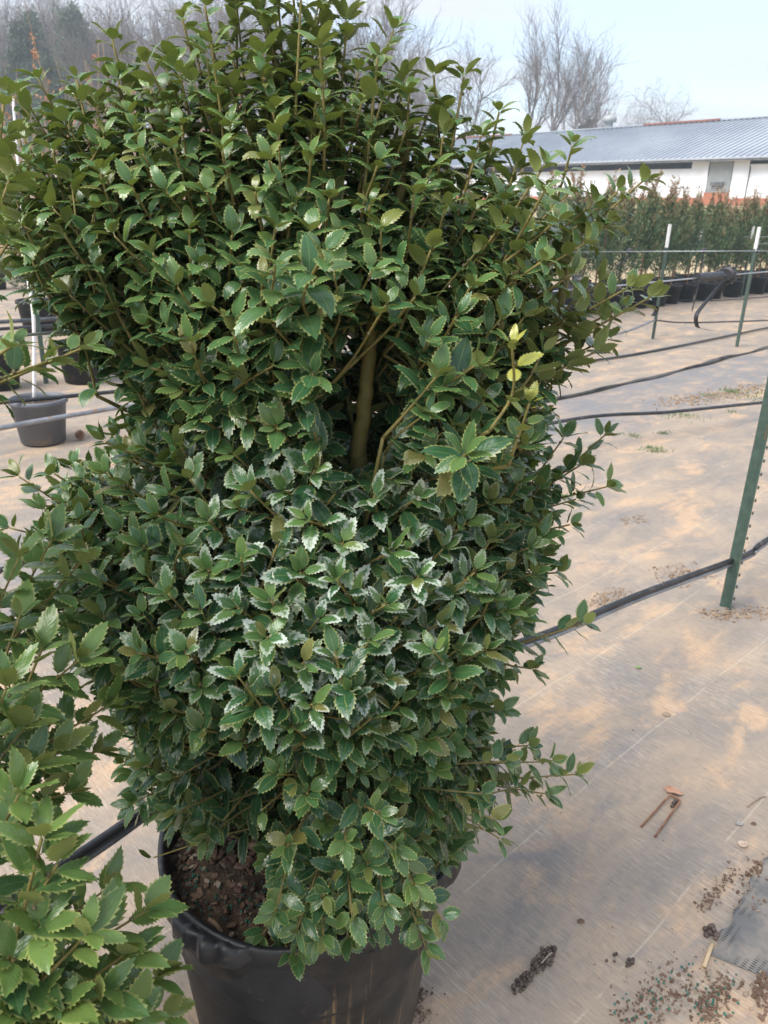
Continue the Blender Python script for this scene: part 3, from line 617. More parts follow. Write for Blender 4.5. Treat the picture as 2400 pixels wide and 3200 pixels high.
def leaf_material(name, per_object):
    t = NT(name); luv = t.attr('luv', o='Vector'); x, s, _ = t.sepx(luv); u = t.math('ABSOLUTE', x)
    if per_object: col = t.N.new('ShaderNodeObjectInfo').outputs['Color']
    else: col = t.attr('lc', o='Color')
    sp = t.N.new('ShaderNodeSeparateColor'); t.L.new(col, sp.inputs[0]); rnd, white, young = sp.outputs  # young: leaf youth plus the lightening painted into crown leaves
    P = t.pos()
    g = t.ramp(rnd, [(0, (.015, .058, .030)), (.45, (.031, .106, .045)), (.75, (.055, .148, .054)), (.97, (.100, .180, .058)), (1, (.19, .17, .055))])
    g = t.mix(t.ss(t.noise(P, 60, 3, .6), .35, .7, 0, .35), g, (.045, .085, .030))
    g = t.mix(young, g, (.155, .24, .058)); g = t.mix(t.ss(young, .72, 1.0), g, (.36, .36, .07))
    vein = t.math('SINE', t.math('MULTIPLY_ADD', u, -13.0, t.math('MULTIPLY', s, 48.0)))
    g = t.mix(t.ss(vein, .75, 1.0, 0, .07), g, (.11, .17, .06))
    g = t.mix(t.ss(u, .035, .085, .75, 0), g, (.13, .20, .07))
    g = t.mix(t.ss(u, .88, 1.02, 0, .62), g, (.34, .36, .12))
    g = t.mix(t.ss(s, -.02, .05, .9, 0), g, (.30, .22, .06))
    edge = t.math('MULTIPLY_ADD', u, .35, t.math('MULTIPLY', s, .75))
    res = t.ss(t.math('ADD', t.math('MULTIPLY', t.noise(P, 210, 4, .7), 1.0), t.math('MULTIPLY_ADD', edge, .85, -.50)), .48, .64)
    res = t.math('MULTIPLY', res, white)
    g = t.mix(t.math('MULTIPLY', res, .9), g, (.60, .66, .61))
    back = t.N.new('ShaderNodeNewGeometry').outputs['Backfacing']
    und = t.mix(young, (.16, .205, .075), (.27, .30, .09)); und = t.mix(t.ss(u, .88, 1.02, 0, .7), und, (.34, .33, .11)); und = t.mix(t.ss(u, .04, .1, .6, 0), und, (.2, .24, .09))
    g = t.mix(back, g, und)
    rgh = t.math('ADD', t.math('MULTIPLY', back, .22), t.math('MULTIPLY_ADD', res, .35, t.ss(t.noise(P, 35, 2), .3, .7, .15, .30)))
    t.bump(t.math('ADD', t.math('MULTIPLY', vein, .08), t.noise(P, 170, 2, .5)), .22, .002)
    t.fin(g, rgh, 0, .5)
    tr = t.N.new('ShaderNodeBsdfTranslucent'); t.put(tr.inputs[0], t.mix(young, (.10, .17, .02), (.30, .36, .05)))
    ms = t.N.new('ShaderNodeMixShader'); ms.inputs[0].default_value = .17; t.L.new(t.b.outputs[0], ms.inputs[1]); t.L.new(tr.outputs[0], ms.inputs[2]); t.L.new(ms.outputs[0], t.out.inputs[0])
    return t.m
M_leaf = leaf_material('holly_leaf', False); M_leafo = leaf_material('holly_leaf_single', True)
LMESH = []
for i, (V, UV, Fc) in enumerate(LEAFS):
    LMESH.append(np_mesh('leaf', V, Fc, M_leafo, {'luv': ('FLOAT_VECTOR', UV)}, True))
t = NT('holly_twig'); a = t.attr('age', o='Fac'); P = t.pos(); n = t.noise(P, 130, 4, .6)
c = t.mix(t.ss(n, .4, .7, 0, .5), (.20, .165, .05), (.13, .12, .04)); c = t.mix(t.ss(t.math('ADD', a, t.math('MULTIPLY_ADD', n, .6, -.3)), .2, .6), c, (.13, .14, .055))
c = t.mix(t.ss(t.math('ADD', a, t.math('MULTIPLY_ADD', t.noise(P, 40, 5, .7), .5, -.25)), .62, .9), c, (.13, .095, .075)); t.bump(n, .5, .004); M_twigh = t.fin(c, .6, 0, .35)
def tube_np(pts, rad, sides, age):
    mb = MB(); mb.tube(pts, rad, sides); return mb.v, mb.f, [age]*len(mb.v) if np.isscalar(age) else list(np.repeat(age, sides))
def mesh_tris(V, Fl, age, name):
    me = bpy.data.meshes.new(name); me.from_pydata(V, [], Fl); at_ = me.attributes.new('age', 'FLOAT', 'POINT'); at_.data.foreach_set('value', np.array(age, np.float32))
    me.polygons.foreach_set('use_smooth', [True]*len(me.polygons)); me.materials.append(M_twigh); return me

def holly(base, stems, shoots, label, nsingle, seed, white_fn=None, top_z=1.8, hollow=None):
    """base: soil point; stems: list of (points, r0, r1); shoots: list of dict(tip, dir, len, kind)"""
    r = np.random.default_rng(seed); base = np.array(base, float)
    root = empty('holly_shrub', base); tag(root, label, 'shrub')
    nodes = []; nrad = []
    for pts, r0, r1 in stems:
        sp_ = spline(pts, 10); sp_ = sp_+r.normal(0, .0009, sp_.shape); rr = np.linspace(r0, r1, len(sp_)); h = (sp_[:, 2]-base[2])
        v, f_, ag = tube_np(sp_-base, rr, 10, np.clip(1.0-1.25*h/max(top_z-base[2], .1), .1, 1)); o = bpy.data.objects.new('stem', mesh_tris(v, f_, ag, 'stem')); COL.objects.link(o); o.parent = root
        ok_ = np.ones(len(sp_), bool)
        if hollow is not None:
            for c_, h_ in zip(*hollow): ok_ &= np.linalg.norm(sp_-c_, axis=1) > h_*1.5
        nodes.append(sp_[ok_]); nrad.append(rr[ok_])
    nodes = np.concatenate(nodes); nrad = np.concatenate(nrad)
    bv, bf, ba = [], [], []
    def addtube(pts, rad, sides, age):
        v, f_, ag = tube_np(np.asarray(pts)-base, rad, sides, age); n0 = len(bv); bv.extend(v); bf.extend([tuple(n0+i for i in q) for q in f_]); ba.extend(ag)
    Pp, Ll, Nn, Sc, Kd, Wt, Yg_lift, Rn = [], [], [], [], [], [], [], []
    for sh in shoots:
        tip = np.array(sh['tip']); d = unit(np.array(sh['dir'])); ln = sh['len']; kind = sh.get('kind', 0); young = sh.get('young', 0.0)
        hz = d*np.array([1, 1, 0]); b0 = tip-d*ln*.92-np.array([0, 0, .12])*ln+hz*(-.08*ln); side = unit(np.cross(d, [0, 0, 1.0])+1e-6)*r.normal(0, .10)*ln
        pts = spline([b0, tip-d*ln*.55+side-np.array([0, 0, .04*ln]), tip], 7)
        addtube(pts, np.linspace(.0023, .0014, len(pts)), 4, np.linspace(.3, 0, len(pts)))
        # join the shoot to the nearest stem
        dist = np.linalg.norm(nodes-b0, axis=1)+np.maximum(0, nodes[:, 2]-(b0[2]-.04))*2.0; 
        if hollow is not None:
            md_ = (nodes+b0)/2
            for c_, h_ in zip(*hollow): dist = dist+.5*((np.linalg.norm(md_-c_, axis=1) < h_*1.15) | (np.linalg.norm((md_+b0)/2-c_, axis=1) < h_*1.1))
        k = int(dist.argmin()); q = nodes[k]; gap = np.linalg.norm(q-b0)
        if gap > .01:
            mid = (q+b0)/2+np.array([0, 0, -.10*gap])+r.normal(0, .05*gap, 3); bp = spline([q, mid, b0], 5); R0 = min(nrad[k]*.7, .0028+.009*gap)
            addtube(bp, np.linspace(R0, .0025, len(bp)), 4, np.linspace(.6, .3, len(bp)))
            # sparse older leaves on the branch
            for j in range(int(gap/(.018 if b0[2] < 1.35 else .0075))):
                f = .35+.65*r.random(); p = bp[min(int(f*(len(bp)-1)), len(bp)-1)]; lv = unit(r.normal(0, 1, 3)+np.array([0, 0, .2])+hz*.6); up_ = np.array([0, 0, 1.0])+r.normal(0, .3, 3); nn_ = unit(up_-lv*(up_@lv))
                Pp.append(p+lv*.006); Ll.append(lv); Nn.append(nn_); Sc.append(r.uniform(.030, .044)); Kd.append(r.choice([0, 1, 4, 6, 7])); Wt.append(0); Yg_lift.append(0); Rn.append(r.random()*.5)
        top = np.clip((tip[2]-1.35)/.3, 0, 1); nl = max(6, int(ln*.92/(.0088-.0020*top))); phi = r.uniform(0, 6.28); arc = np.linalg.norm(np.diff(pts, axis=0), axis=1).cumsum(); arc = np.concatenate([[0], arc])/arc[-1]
        tot = nl+4
        for j in range(tot):
            term = j >= nl; f = 1-.99*(1-(j+.3)/nl)**1.0 if not term else .985+.005*(j-nl)
            f = min(max(f, .02), 1.0); p = np.array([np.interp(f, arc, pts[:, c_]) for c_ in range(3)]); f2 = min(f+.05, 1); f1 = f2-.1
            tg = unit(np.array([np.interp(f2, arc, pts[:, c_])-np.interp(f1, arc, pts[:, c_]) for c_ in range(3)]))
            phi += 2.39996+r.normal(0, .18)
            a1 = unit(np.cross(tg, [.3, .2, 1.0])); a2 = np.cross(tg, a1); o_ = a1*math.cos(phi)+a2*math.sin(phi)
            ang = R_((38+r.normal(0, 8)) if term else (68-16*f+r.normal(0, 9))); lv = o_*math.sin(ang)+tg*math.cos(ang)
            lv = unit(lv+np.array([0, 0, .10-.18*(1-top)*(1-f)])+r.normal(0, .08, 3)); ref = tg*(.9 if term else .6)+np.array([0, 0, .75])+r.normal(0, .16, 3); nn_ = ref-lv*(ref@lv)
            if np.linalg.norm(nn_) < .15: nn_ = np.cross(lv, a1)
            nn_ = unit(nn_); size = r.uniform(.035, .051)*(1.0 if f < .85 else .92)*(.80+.25*math.sin(min(f*1.2, 1)*3.0))*(1-.11*top)*sh.get('size', 1.0)
            if term: size *= r.uniform(.72, 1.08)
            if r.random() < .06 and not term: continue
            Pp.append(p+lv*.005); Ll.append(lv); Nn.append(nn_); Sc.append(size)
            Kd.append(int(r.choice([3, 5, 2, 3, 2, 1] if top > .4 else ([0, 1, 4, 6, 1] if term else [0, 1, 2, 6, 7, 4]))))
            wf = white_fn(p) if white_fn else 0.0
            Wt.append(wf*(r.random() < .72)*r.uniform(.5, 1)*(1 if f > .55 else .4)); Yg_lift.append(min(.72 if young < 1 else 1, young*r.uniform(.5, 1)*(1.0 if f > .5 else .3)+.20*top+(max(0, r.normal(.22, .14)) if f > .82 else max(0, r.normal(.0, .05))))); Rn.append(np.clip(r.normal(.44+.20*(f > .75)+.12*top, .22), 0, 1))  # crown leaves are more olive, and also painted lighter to offset the crown's shade
        # buds along the twig
        for j in range(3):
            f = r.uniform(.3, .98); p = np.array([np.interp(f, arc, pts[:, c_]) for c_ in range(3)])+r.normal(0, .0016, 3); addtube([p-[0, 0, .0022], p, p+[0, 0, .0022]], [.001, .0026, .0008], 5, .75)
    me = mesh_tris(bv, bf, ba, 'branches'); o = bpy.data.objects.new('branches', me); COL.objects.link(o); o.parent = root; o['kind'] = 'stuff'
    Pp, Ll, Nn, Sc, Kd = map(np.array, (Pp, Ll, Nn, Sc, Kd)); LC = np.stack([Rn, Wt, Yg_lift, np.ones(len(Rn))], 1); n = len(Pp)
    if hollow is not None:
        keep = np.ones(n, bool)
        for c_, h_ in zip(*hollow): keep &= np.linalg.norm(Pp+Ll*.02-c_, axis=1) > h_*.86
        Pp, Ll, Nn, Sc, Kd, LC = Pp[keep], Ll[keep], Nn[keep], Sc[keep], Kd[keep], LC[keep]; n = len(Pp)
    Sd = unit(np.cross(Ll, Nn)); Nn = np.cross(Sd, Ll); wx = r.uniform(.80, 1.22, n)
    FR = np.stack([Sd*(Sc*wx)[:, None], Ll*Sc[:, None], Nn*Sc[:, None]], 2)      # columns
    # leaves that show largest in the picture become single parts
    zb = {}; samp = np.array([(0, .2, 0), (.12, .4, 0), (-.12, .4, 0), (0, .55, 0), (.1, .7, 0), (-.1, .7, 0), (0, .9, 0)])
    W3 = Pp[:, None, :]+np.einsum('nij,kj->nki', FR, samp); px, py, dz = project(W3); ok = (px > 0) & (px < 2400) & (py > 0) & (py < 3200) & (dz > .1)
    gx_, gy_ = (px/22).astype(int), (py/22).astype(int)
    for i, k in zip(*np.nonzero(ok)):
        key = (gx_[i, k], gy_[i, k]); cur = zb.get(key)
        if cur is None or dz[i, k] < cur[0]: zb[key] = (dz[i, k], i)
    cnt = np.zeros(n)
    for _, i in zb.values(): cnt[i] += 1
    area = np.abs(np.einsum('ni,ni->n', Nn, unit(Pp-_C)))*(Sc/np.maximum(dz[:, 3], .2))**2; score = cnt+area/area.max()*3; score[cnt == 0] = -1
    single = np.argsort(-score)[:nsingle]; single = single[cnt[single] > 0]
    mask = np.ones(n, bool); mask[single] = False
    VV, FF, UU, CC = [], [], [], []; off = 0
    for k, (V, UV, Fc), shown in [(k, q, True) for k, q in enumerate(LEAFS)]+[(k, q, False) for k, q in enumerate(LEAFS_LO)]:
        I = np.nonzero(mask & (Kd == k) & ((cnt > 0) == shown))[0]
        if len(I) == 0: continue
        W = (Pp[I]-base)[:, None, :]+np.einsum('nij,kj->nki', FR[I], V); m_ = len(V)
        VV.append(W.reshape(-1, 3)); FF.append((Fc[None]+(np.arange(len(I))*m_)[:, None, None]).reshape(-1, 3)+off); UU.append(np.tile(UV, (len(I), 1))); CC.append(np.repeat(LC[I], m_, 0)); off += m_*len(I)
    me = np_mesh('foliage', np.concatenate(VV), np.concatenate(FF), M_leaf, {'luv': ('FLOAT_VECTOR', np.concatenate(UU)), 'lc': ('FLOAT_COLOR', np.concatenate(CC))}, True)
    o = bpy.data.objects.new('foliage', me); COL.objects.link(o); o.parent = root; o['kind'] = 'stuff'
    for i in single:
        o = bpy.data.objects.new('leaf', LMESH[Kd[i]]); COL.objects.link(o); o.parent = root; m_ = Matrix.Identity(4)
        for a_ in range(3):
            for b_ in range(3): m_[a_][b_] = FR[i][a_][b_]
            m_[a_][3] = Pp[i][a_]-base[a_]
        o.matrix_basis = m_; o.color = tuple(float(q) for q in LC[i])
    print('HOLLY', label[:20], 'leaves', n, 'tris', sum(len(f) for f in FF), 'single', len(single))
    return root

ENV = np.array([  # z, x low side, x high side, depth radius
    (1.74, -.20, -.06, .04), (1.70, -.36, .00, .08), (1.66, -.44, .09, .13), (1.60, -.51, .16, .19), (1.52, -.54, .20, .24), (1.42, -.44, .22, .29), (1.36, -.36, .23, .30), (1.28, -.36, .23, .27),
    (1.21, -.40, .23, .29), (1.13, -.50, .24, .35), (1.05, -.50, .24, .38), (.97, -.47, .22, .37), (.86, -.43, .20, .31), (.76, -.42, .18, .28), (.65, -.43, .18, .30), (.54, -.39, .16, .30), (.46, -.30, .10, .28)])[::-1]
AXY = 1.13
def env(z): return [np.interp(z, ENV[:, 0], ENV[:, k]) for k in (1, 2, 3)]
# hollows in the bush where few shoots grow: centre, radius
HOLLOW = [(at(1150, 1130, .88), .065), (at(1135, 1270, .86), .065), (at(1125, 1380, .88), .055), (at(1150, 1130, .96), .06), (at(1140, 1260, .95), .06), (at(1130, 1380, .96), .05), ((-.21, .84, .82), .085), ((-.17, .90, .78), .12), ((-.14, 1.02, .74), .09), ((-.05, .88, .80), .06), ((-.26, .86, .56), .12), ((-.23, .78, .56), .14), ((-.30, .95, .52), .13), ((-.26, .70, .70), .06)]
HCEN = np.array([h[0] for h in HOLLOW]); HRAD = np.array([h[1] for h in HOLLOW])
def make_shoots(n_out, n_in, seed):
    r = np.random.default_rng(seed); S = []; tips = np.zeros((0, 3))
    tries = 0
    while len(S) < n_out+n_in and tries < 60000:
        tries += 1; inner = len(S) >= n_out
        z = r.uniform(.47, 1.80); xl, xr, ry = env(z); cx, rx = (xl+xr)/2, (xr-xl)/2
        if r.random() > (rx+ry)/.85: continue
        a = r.uniform(0, 2*math.pi); front = math.sin(a) < .25
        if not front and r.random() < .45: continue
        q = r.uniform(.55, .88) if inner else r.uniform(.90, 1.03)
        x, y = cx+rx*q*math.cos(a), AXY+ry*q*math.sin(a); p = np.array([x, y, z])
        if any(np.linalg.norm(p-np.array(c_)) < h_ for c_, h_ in HOLLOW): continue
        md = (.028 if inner else (.042 if front else .065))*(.92 if z > 1.45 else 1)
        if len(tips) and np.min(np.linalg.norm(tips-p, axis=1)) < md: continue
        rad = unit(np.array([(x-cx)/max(rx, .1), (y-AXY)/max(ry, .1), 0])); f = np.interp(z, [.45, .6, .8, .97, 1.12, 1.27, 1.4, 1.6, 1.8], [-.12, .08, .30, .80, 1.3, .7, .95, 1.9, 5.0])
        d = unit(rad+np.array([0, 0, f])+r.normal(0, .33, 3)); S.append(dict(tip=p, dir=d, len=r.uniform(.065, .125)*(1+.45*np.clip((z-1.35)/.2, 0, 1)))); tips = np.vstack([tips, p])
    print('SHOOTS', len(S)); return S
def special(px, py, Y, d, ln, **k): return dict(tip=at(px, py, Y), dir=d, len=ln, **k)
SH = make_shoots(800, 520, 11)
# outlying shoots seen in the photograph's outline
for px, py, Y, d, ln in [(640, 20, 1.10, (-.1, 0, 1), .2), (570, 60, 1.12, (-.2, 0, 1), .2), (740, 25, 1.12, (.05, 0, 1), .2), (350, 120, 1.08, (-.2, 0, 1), .2), (870, 10, 1.1, (-.05, 0, 1), .22), (940, 0, 1.05, (0, 0, 1), .22), (1010, 5, 1.1, (.1, 0, 1), .22), (1085, 65, 1.1, (.1, 0, 1), .2), (1230, 95, 1.08, (.45, 0, 1), .22), (1260, 245, 1.12, (.1, 0, 1), .18), (1355, 235, 1.1, (0, 0, 1), .16), (1450, 240, 1.1, (.15, 0, 1), .16), (1560, 350, 1.1, (.2, 0, 1), .16), (1640, 430, 1.1, (.35, 0, 1), .18), (120, 250, 1.1, (-.5, 0, 1), .18), (60, 270, 1.15, (-.4, 0, 1), .16), (240, 250, 1.05, (-.2, 0, 1), .16), (460, 200, 1.0, (0, 0, 1), .16), (820, 170, 1.05, (0, 0, 1), .16), (1180, 180, 1.0, (.1, 0, 1), .15), (660, 140, 1.0, (0, -.1, 1), .16), (1000, 150, .98, (0, -.1, 1), .15),
                         (2010, 565, 1.12, (.95, 0, .8), .26), (1900, 700, 1.1, (.9, 0, .5), .22), (2030, 930, 1.08, (1, 0, .5), .30), (1780, 860, 1.0, (.8, -.2, .6), .2), (1890, 1060, 1.1, (1, 0, .45), .2), (1860, 1100, 1.05, (1, 0, .4), .2), (1890, 1360, 1.15, (.8, 0, .9), .2), (1760, 1370, 1.1, (.5, 0, 1), .16), (1900, 1520, 1.1, (1, 0, .4), .22), (1780, 1640, 1.08, (1, 0, .2), .18), (1740, 1790, 1.02, (1, -.1, .1), .2), (1820, 1950, 1.0, (1, -.1, .25), .2), (1660, 2090, .98, (1, -.2, 0), .2), (1800, 2420, 1.0, (1, 0, -.05), .28), (1720, 2380, .98, (1, 0, .1), .2), (1540, 2560, .9, (.9, -.3, -.15), .2), (1560, 2620, .92, (.9, -.2, -.3), .18),
                         (1380, 2870, .80, (.6, -.5, -.35), .2), (1290, 2760, .80, (.4, -.6, -.1), .16), (1010, 2800, .78, (.1, -.8, -.05), .18), (860, 2850, .76, (-.2, -.8, -.3), .18), (1010, 2920, .76, (.1, -.7, -.5), .16), (1150, 2700, .80, (.2, -.8, .15), .18), (960, 2480, .78, (0, -.7, .4), .16), (870, 2420, .78, (-.1, -.7, .5), .16), (1180, 2540, .78, (.2, -.7, .3), .16), (700, 2560, .85, (-.4, -.6, 0), .16), (560, 2560, .9, (-.7, -.4, -.1), .2), (480, 2680, .92, (-.9, -.3, -.2), .22),
                         (40, 300, 1.12, (-.8, 0, .8), .2), (30, 560, 1.0, (-.9, -.1, .5), .2), (60, 700, .98, (-.9, -.1, .5), .2), (150, 850, 1.0, (-.8, -.1, .4), .22), (260, 950, 1.0, (-.8, -.1, .3), .16), (330, 1380, .95, (-.8, -.2, .4), .18), (170, 1480, 1.02, (-.7, 0, .8), .2), (60, 1490, 1.05, (-.8, 0, .6), .22), (230, 1460, 1.05, (-.3, 0, 1), .18), (30, 1650, 1.0, (-1, 0, .3), .22)]:
    SH.append(special(px, py, Y, d, ln))
for px, py, Y, d, ln in [(1650, 2330, 1.0, (1, -.1, .1), .2), (1620, 2460, .96, (1, -.1, 0), .2), (1700, 2480, 1.0, (1, 0, -.1), .2), (1580, 2380, .92, (.9, -.2, .1), .18), (1560, 2220, .96, (1, -.1, .2), .16), (1500, 2480, .9, (.9, -.3, 0), .16), (1100, 2860, .77, (.1, -.7, -.4), .16), (1200, 2830, .78, (.3, -.7, -.3), .17), (1300, 2880, .80, (.5, -.6, -.45), .17), (1330, 2960, .80, (.5, -.6, -.7), .16), (930, 2900, .76, (-.1, -.7, -.5), .15), (1230, 2650, .80, (.3, -.7, .1), .15), (1080, 2620, .79, (.1, -.8, .15), .15), (900, 2640, .80, (-.2, -.7, .1), .15), (820, 2530, .82, (-.3, -.7, .1), .14), (640, 2620, .88, (-.6, -.5, -.1), .15), (1700, 520, 1.0, (.6, -.1, .9), .16), (1780, 600, 1.05, (.8, 0, .8), .18), (1850, 640, 1.1, (.9, 0, .7), .2), (1740, 690, .98, (.8, -.1, .6), .18), (1930, 600, 1.12, (.9, 0, .8), .2), (1830, 760, 1.05, (.9, 0, .5), .2), (1880, 880, 1.1, (1, 0, .6), .22), (1940, 960, 1.1, (1, 0, .5), .22), (1960, 900, 1.06, (1, 0, .55), .2), (1700, 600, .94, (.5, -.3, .8), .15), (1690, 820, .94, (.7, -.3, .5), .15), (1800, 980, 1.05, (.9, 0, .4), .2), (1760, 1150, 1.05, (.9, 0, .4), .18), (1820, 1450, 1.12, (.9, 0, .6), .2), (1800, 1560, 1.1, (.9, 0, .3), .2)]:
    SH.append(special(px, py, Y, d, ln))
for i in range(22):
    SH.append(dict(tip=np.array([-.10+.02*(i % 8), 1.16+.045*(i % 4), 1.14+.016*i]), dir=(.3*math.sin(i*2.1), -.8, .5+.3*math.cos(i)), len=.10))
SH.append(special(1790, 455, 1.05, (.15, 0, 1), .22, young=.25)); SH.append(special(1600, 1080, .84, (.15, -.2, 1), .10, young=1.1, size=.72)); SH.append(special(1655, 1260, .86, (.2, -.2, 1), .08, young=1.1, size=.68)); SH.append(special(1010, 790, .78, (0, -.75, .65), .14, size=1.15)); SH.append(special(860, 830, .80, (-.1, -.7, .7), .14, size=1.1)); SH.append(special(1450, 1420, .80, (.2, -.8, .4), .14, size=1.2))
cB = (-.13, AXY+.01, .43)
STEMS = [([cB, (-.11, 1.08, .75), at(1105, 1560, 1.01), at(1122, 1400, 1.0), at(1142, 1220, 1.0), at(1165, 1010, 1.02), (.0, 1.08, 1.5), (.02, 1.12, 1.66)], .0155, .006),
         ([(-.15, 1.13, .43), (-.21, 1.10, .75), (-.30, 1.13, 1.10), (-.37, 1.14, 1.5)], .013, .004),
         ([(-.13, 1.16, .43), (-.16, 1.20, .9), (-.18, 1.20, 1.3), (-.16, 1.16, 1.68)], .017, .005),
         ([(-.11, 1.13, .43), (.02, 1.08, .75), (.12, 1.08, 1.02), (.21, 1.08, 1.30), (.25, 1.12, 1.52)], .016, .005),
         ([(-.16, 1.12, .43), (-.20, 1.03, .62), (-.36, .98, .78), (-.46, .98, .98)], .013, .005),
         ([(-.10, 1.12, .43), (.0, 1.03, .60), (.12, .98, .72), (.15, .98, .78)], .010, .003),
         ([(-.13, 1.11, .43), (-.12, 1.0, .66), (-.13, .90, .86), (-.12, .85, 1.02)], .011, .004),
         ([(-.11, 1.16, .43), (0, 1.28, .8), (.08, 1.35, 1.15), (.06, 1.36, 1.45)], .014, .005),
         ([(-.15, 1.16, .43), (-.28, 1.28, .8), (-.38, 1.33, 1.15), (-.36, 1.3, 1.45)], .014, .005),
         ([(-.08, 1.09, 1.05), (.04, 1.02, 1.22), (.12, .98, 1.36), (.16, 1.0, 1.5)], .009, .004),
         ([(-.24, 1.09, .9), (-.26, 1.03, 1.1), (-.24, 1.0, 1.3), (-.22, 1.02, 1.5)], .006, .003)]
def white_fn(p):
    return float(np.clip(1.5-math.hypot((p[0]+.06)/.17, (p[2]-1.11)/.15), 0, .8))*(1 if p[1] < 1.0 else .1)
# spray residue lies on the front of the bush, a patch about 40 cm wide
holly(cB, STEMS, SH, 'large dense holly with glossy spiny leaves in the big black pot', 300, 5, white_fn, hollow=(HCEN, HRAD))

# neighbouring holly in the same row, its twigs reaching in from the frame edge
nB = (-.74, .56, .43); r = np.random.default_rng(17); NS = []
for i in range(150):
    a = r.uniform(0, 6.28); z = r.uniform(.55, 1.50); q = (.42 if z < 1.2 else .42-(z-1.2)*.8)*r.uniform(.75, 1.0); p = np.array([nB[0]+q*math.cos(a), nB[1]+q*math.sin(a), z])
    x_, y_, w_ = project(p)
    if w_ < .45 or (x_ > -40): continue
    NS.append(dict(tip=p, dir=(math.cos(a), math.sin(a), .3+.8*(z-.5)), len=r.uniform(.1, .15)))
for px, py, Y, d, ln, yg in [(130, 2620, .52, (.35, .2, 1), .15, .30), (180, 2700, .52, (.5, .2, .7), .14, .32), (60, 2480, .55, (.4, .2, .9), .16, .28), (450, 2850, .56, (.9, .3, .3), .16, .34), (380, 2990, .53, (.8, .2, .4), .16, .22), (270, 2920, .50, (.6, .1, .6), .14, .25), (120, 2900, .50, (.4, 0, .8), .14, .22), (40, 3000, .48, (.3, 0, .8), .14, .25), (300, 3120, .50, (.6, 0, .3), .14, .15), (480, 3060, .56, (.9, .2, .1), .16, .15), (500, 3170, .56, (.9, .2, -.1), .15, .1), (180, 3150, .48, (.4, 0, .5), .14, .15), (60, 3160, .47, (.3, 0, .5), .14, .2), (400, 3190, .52, (.6, .1, .1), .14, .1), (330, 2780, .62, (.8, .3, .3), .14, .15),
                             (70, 2280, .62, (.6, .4, .8), .2, .12), (250, 2060, .70, (.9, .4, .9), .28, .16), (330, 2210, .74, (1, .4, .35), .28, .15), (130, 2030, .70, (.5, .3, 1), .2, .14), (90, 2400, .60, (.7, .3, .4), .16, .15), (170, 2350, .64, (.9, .4, .2), .2, .1), (60, 1930, .72, (.5, .3, 1), .2, .12), (250, 1760, .82, (.8, .5, .8), .22, .12), (160, 1690, .80, (.5, .3, 1), .18, .12), (60, 1740, .76, (.4, .3, 1), .2, .1), (20, 2150, .62, (.4, .3, 1), .2, .12), (210, 2480, .66, (.9, .4, 0), .16, .1), (300, 2350, .72, (1, .4, 0), .18, .05),
                             (265, 1085, .78, (1, .35, .35), .26, .06), (150, 1130, .76, (1, .4, .25), .18, .1), (40, 1080, .72, (.9, .3, .5), .18, .12), (30, 560, .85, (.5, .3, 1), .16, .1), (15, 300, .9, (.3, .3, 1), .18, .05), (20, 430, .88, (.4, .2, 1), .16, .1), (25, 760, .82, (.6, .3, .8), .16, .15)]:
    NS.append(special(px, py, Y*(.92 if Y < .6 else 1), d, ln, young=yg+(.24 if py > 1300 else .05), size=1.22 if py > 1300 else .92))
NST = [([nB, (nB[0]+.10, nB[1]+.05, .75), (nB[0]+.26, nB[1]+.10, .98), (nB[0]+.30, nB[1]+.12, 1.15)], .015, .005), ([nB, (nB[0]+.02, nB[1]+.08, .8), (nB[0]+.1, nB[1]+.25, 1.15), (nB[0]+.14, nB[1]+.3, 1.45)], .015, .005), ([nB, (nB[0]-.15, nB[1], .8), (nB[0]-.25, nB[1], 1.3)], .015, .005), ([nB, (nB[0]+.05, nB[1]-.15, .8), (nB[0]+.1, nB[1]-.25, 1.2)], .014, .005), ([nB, (nB[0]+.2, nB[1]+.05, .6), (nB[0]+.38, nB[1]+.04, .72)], .012, .005), ([(nB[0]+.10, nB[1]+.05, .75), (nB[0]+.25, nB[1]+.2, .85), (nB[0]+.34, nB[1]+.3, .95)], .009, .004)]
holly(nB, NST, NS, 'neighbouring holly with lighter green leaves reaching in at the frame edge', 260, 8, None, 1.5)

# ------------------------------------------------------------------ holly pots
t = NT('big_pot_plastic'); p = t.coord('Object'); x, y, z = t.sepx(p)
n = t.noise(p, 9, 6, .65); ang = t.math('ARCTAN2', y, x)
cmb_ = t.N.new('ShaderNodeCombineXYZ'); t.L.new(t.math('MULTIPLY', ang, 26.0), cmb_.inputs[0]); t.L.new(t.math('MULTIPLY', z, 2.2), cmb_.inputs[1])
drip = t.noise(cmb_.outputs[0], 1.0, 3, .5)
c = t.mix(t.ss(n, .35, .7), (.014, .015, .016), (.026, .026, .026))
c = t.mix(t.ss(t.noise(p, 4, 7, .68), .40, .64, 0, .7), c, (.085, .070, .054))
c = t.mix(t.math('MULTIPLY', t.ss(drip, .60, .68), t.ss(t.noise(p, 3, 2), .42, .56)), c, (.27, .17, .085))
c = t.mix(t.ss(t.noise(p, 120, 3, .7), .62, .78, 0, .35), c, (.12, .11, .10)); t.bump(t.noise(p, 40, 4), .12, .003)
M_bigpot = t.fin(c, t.ss(n, .3, .7, .40, .55), 0, .28)
M_potrim = mottled('big_pot_rim', (.014, .015, .017), (.030, .031, .034), 14, .38, third=(.06, .056, .052), spec=.4)
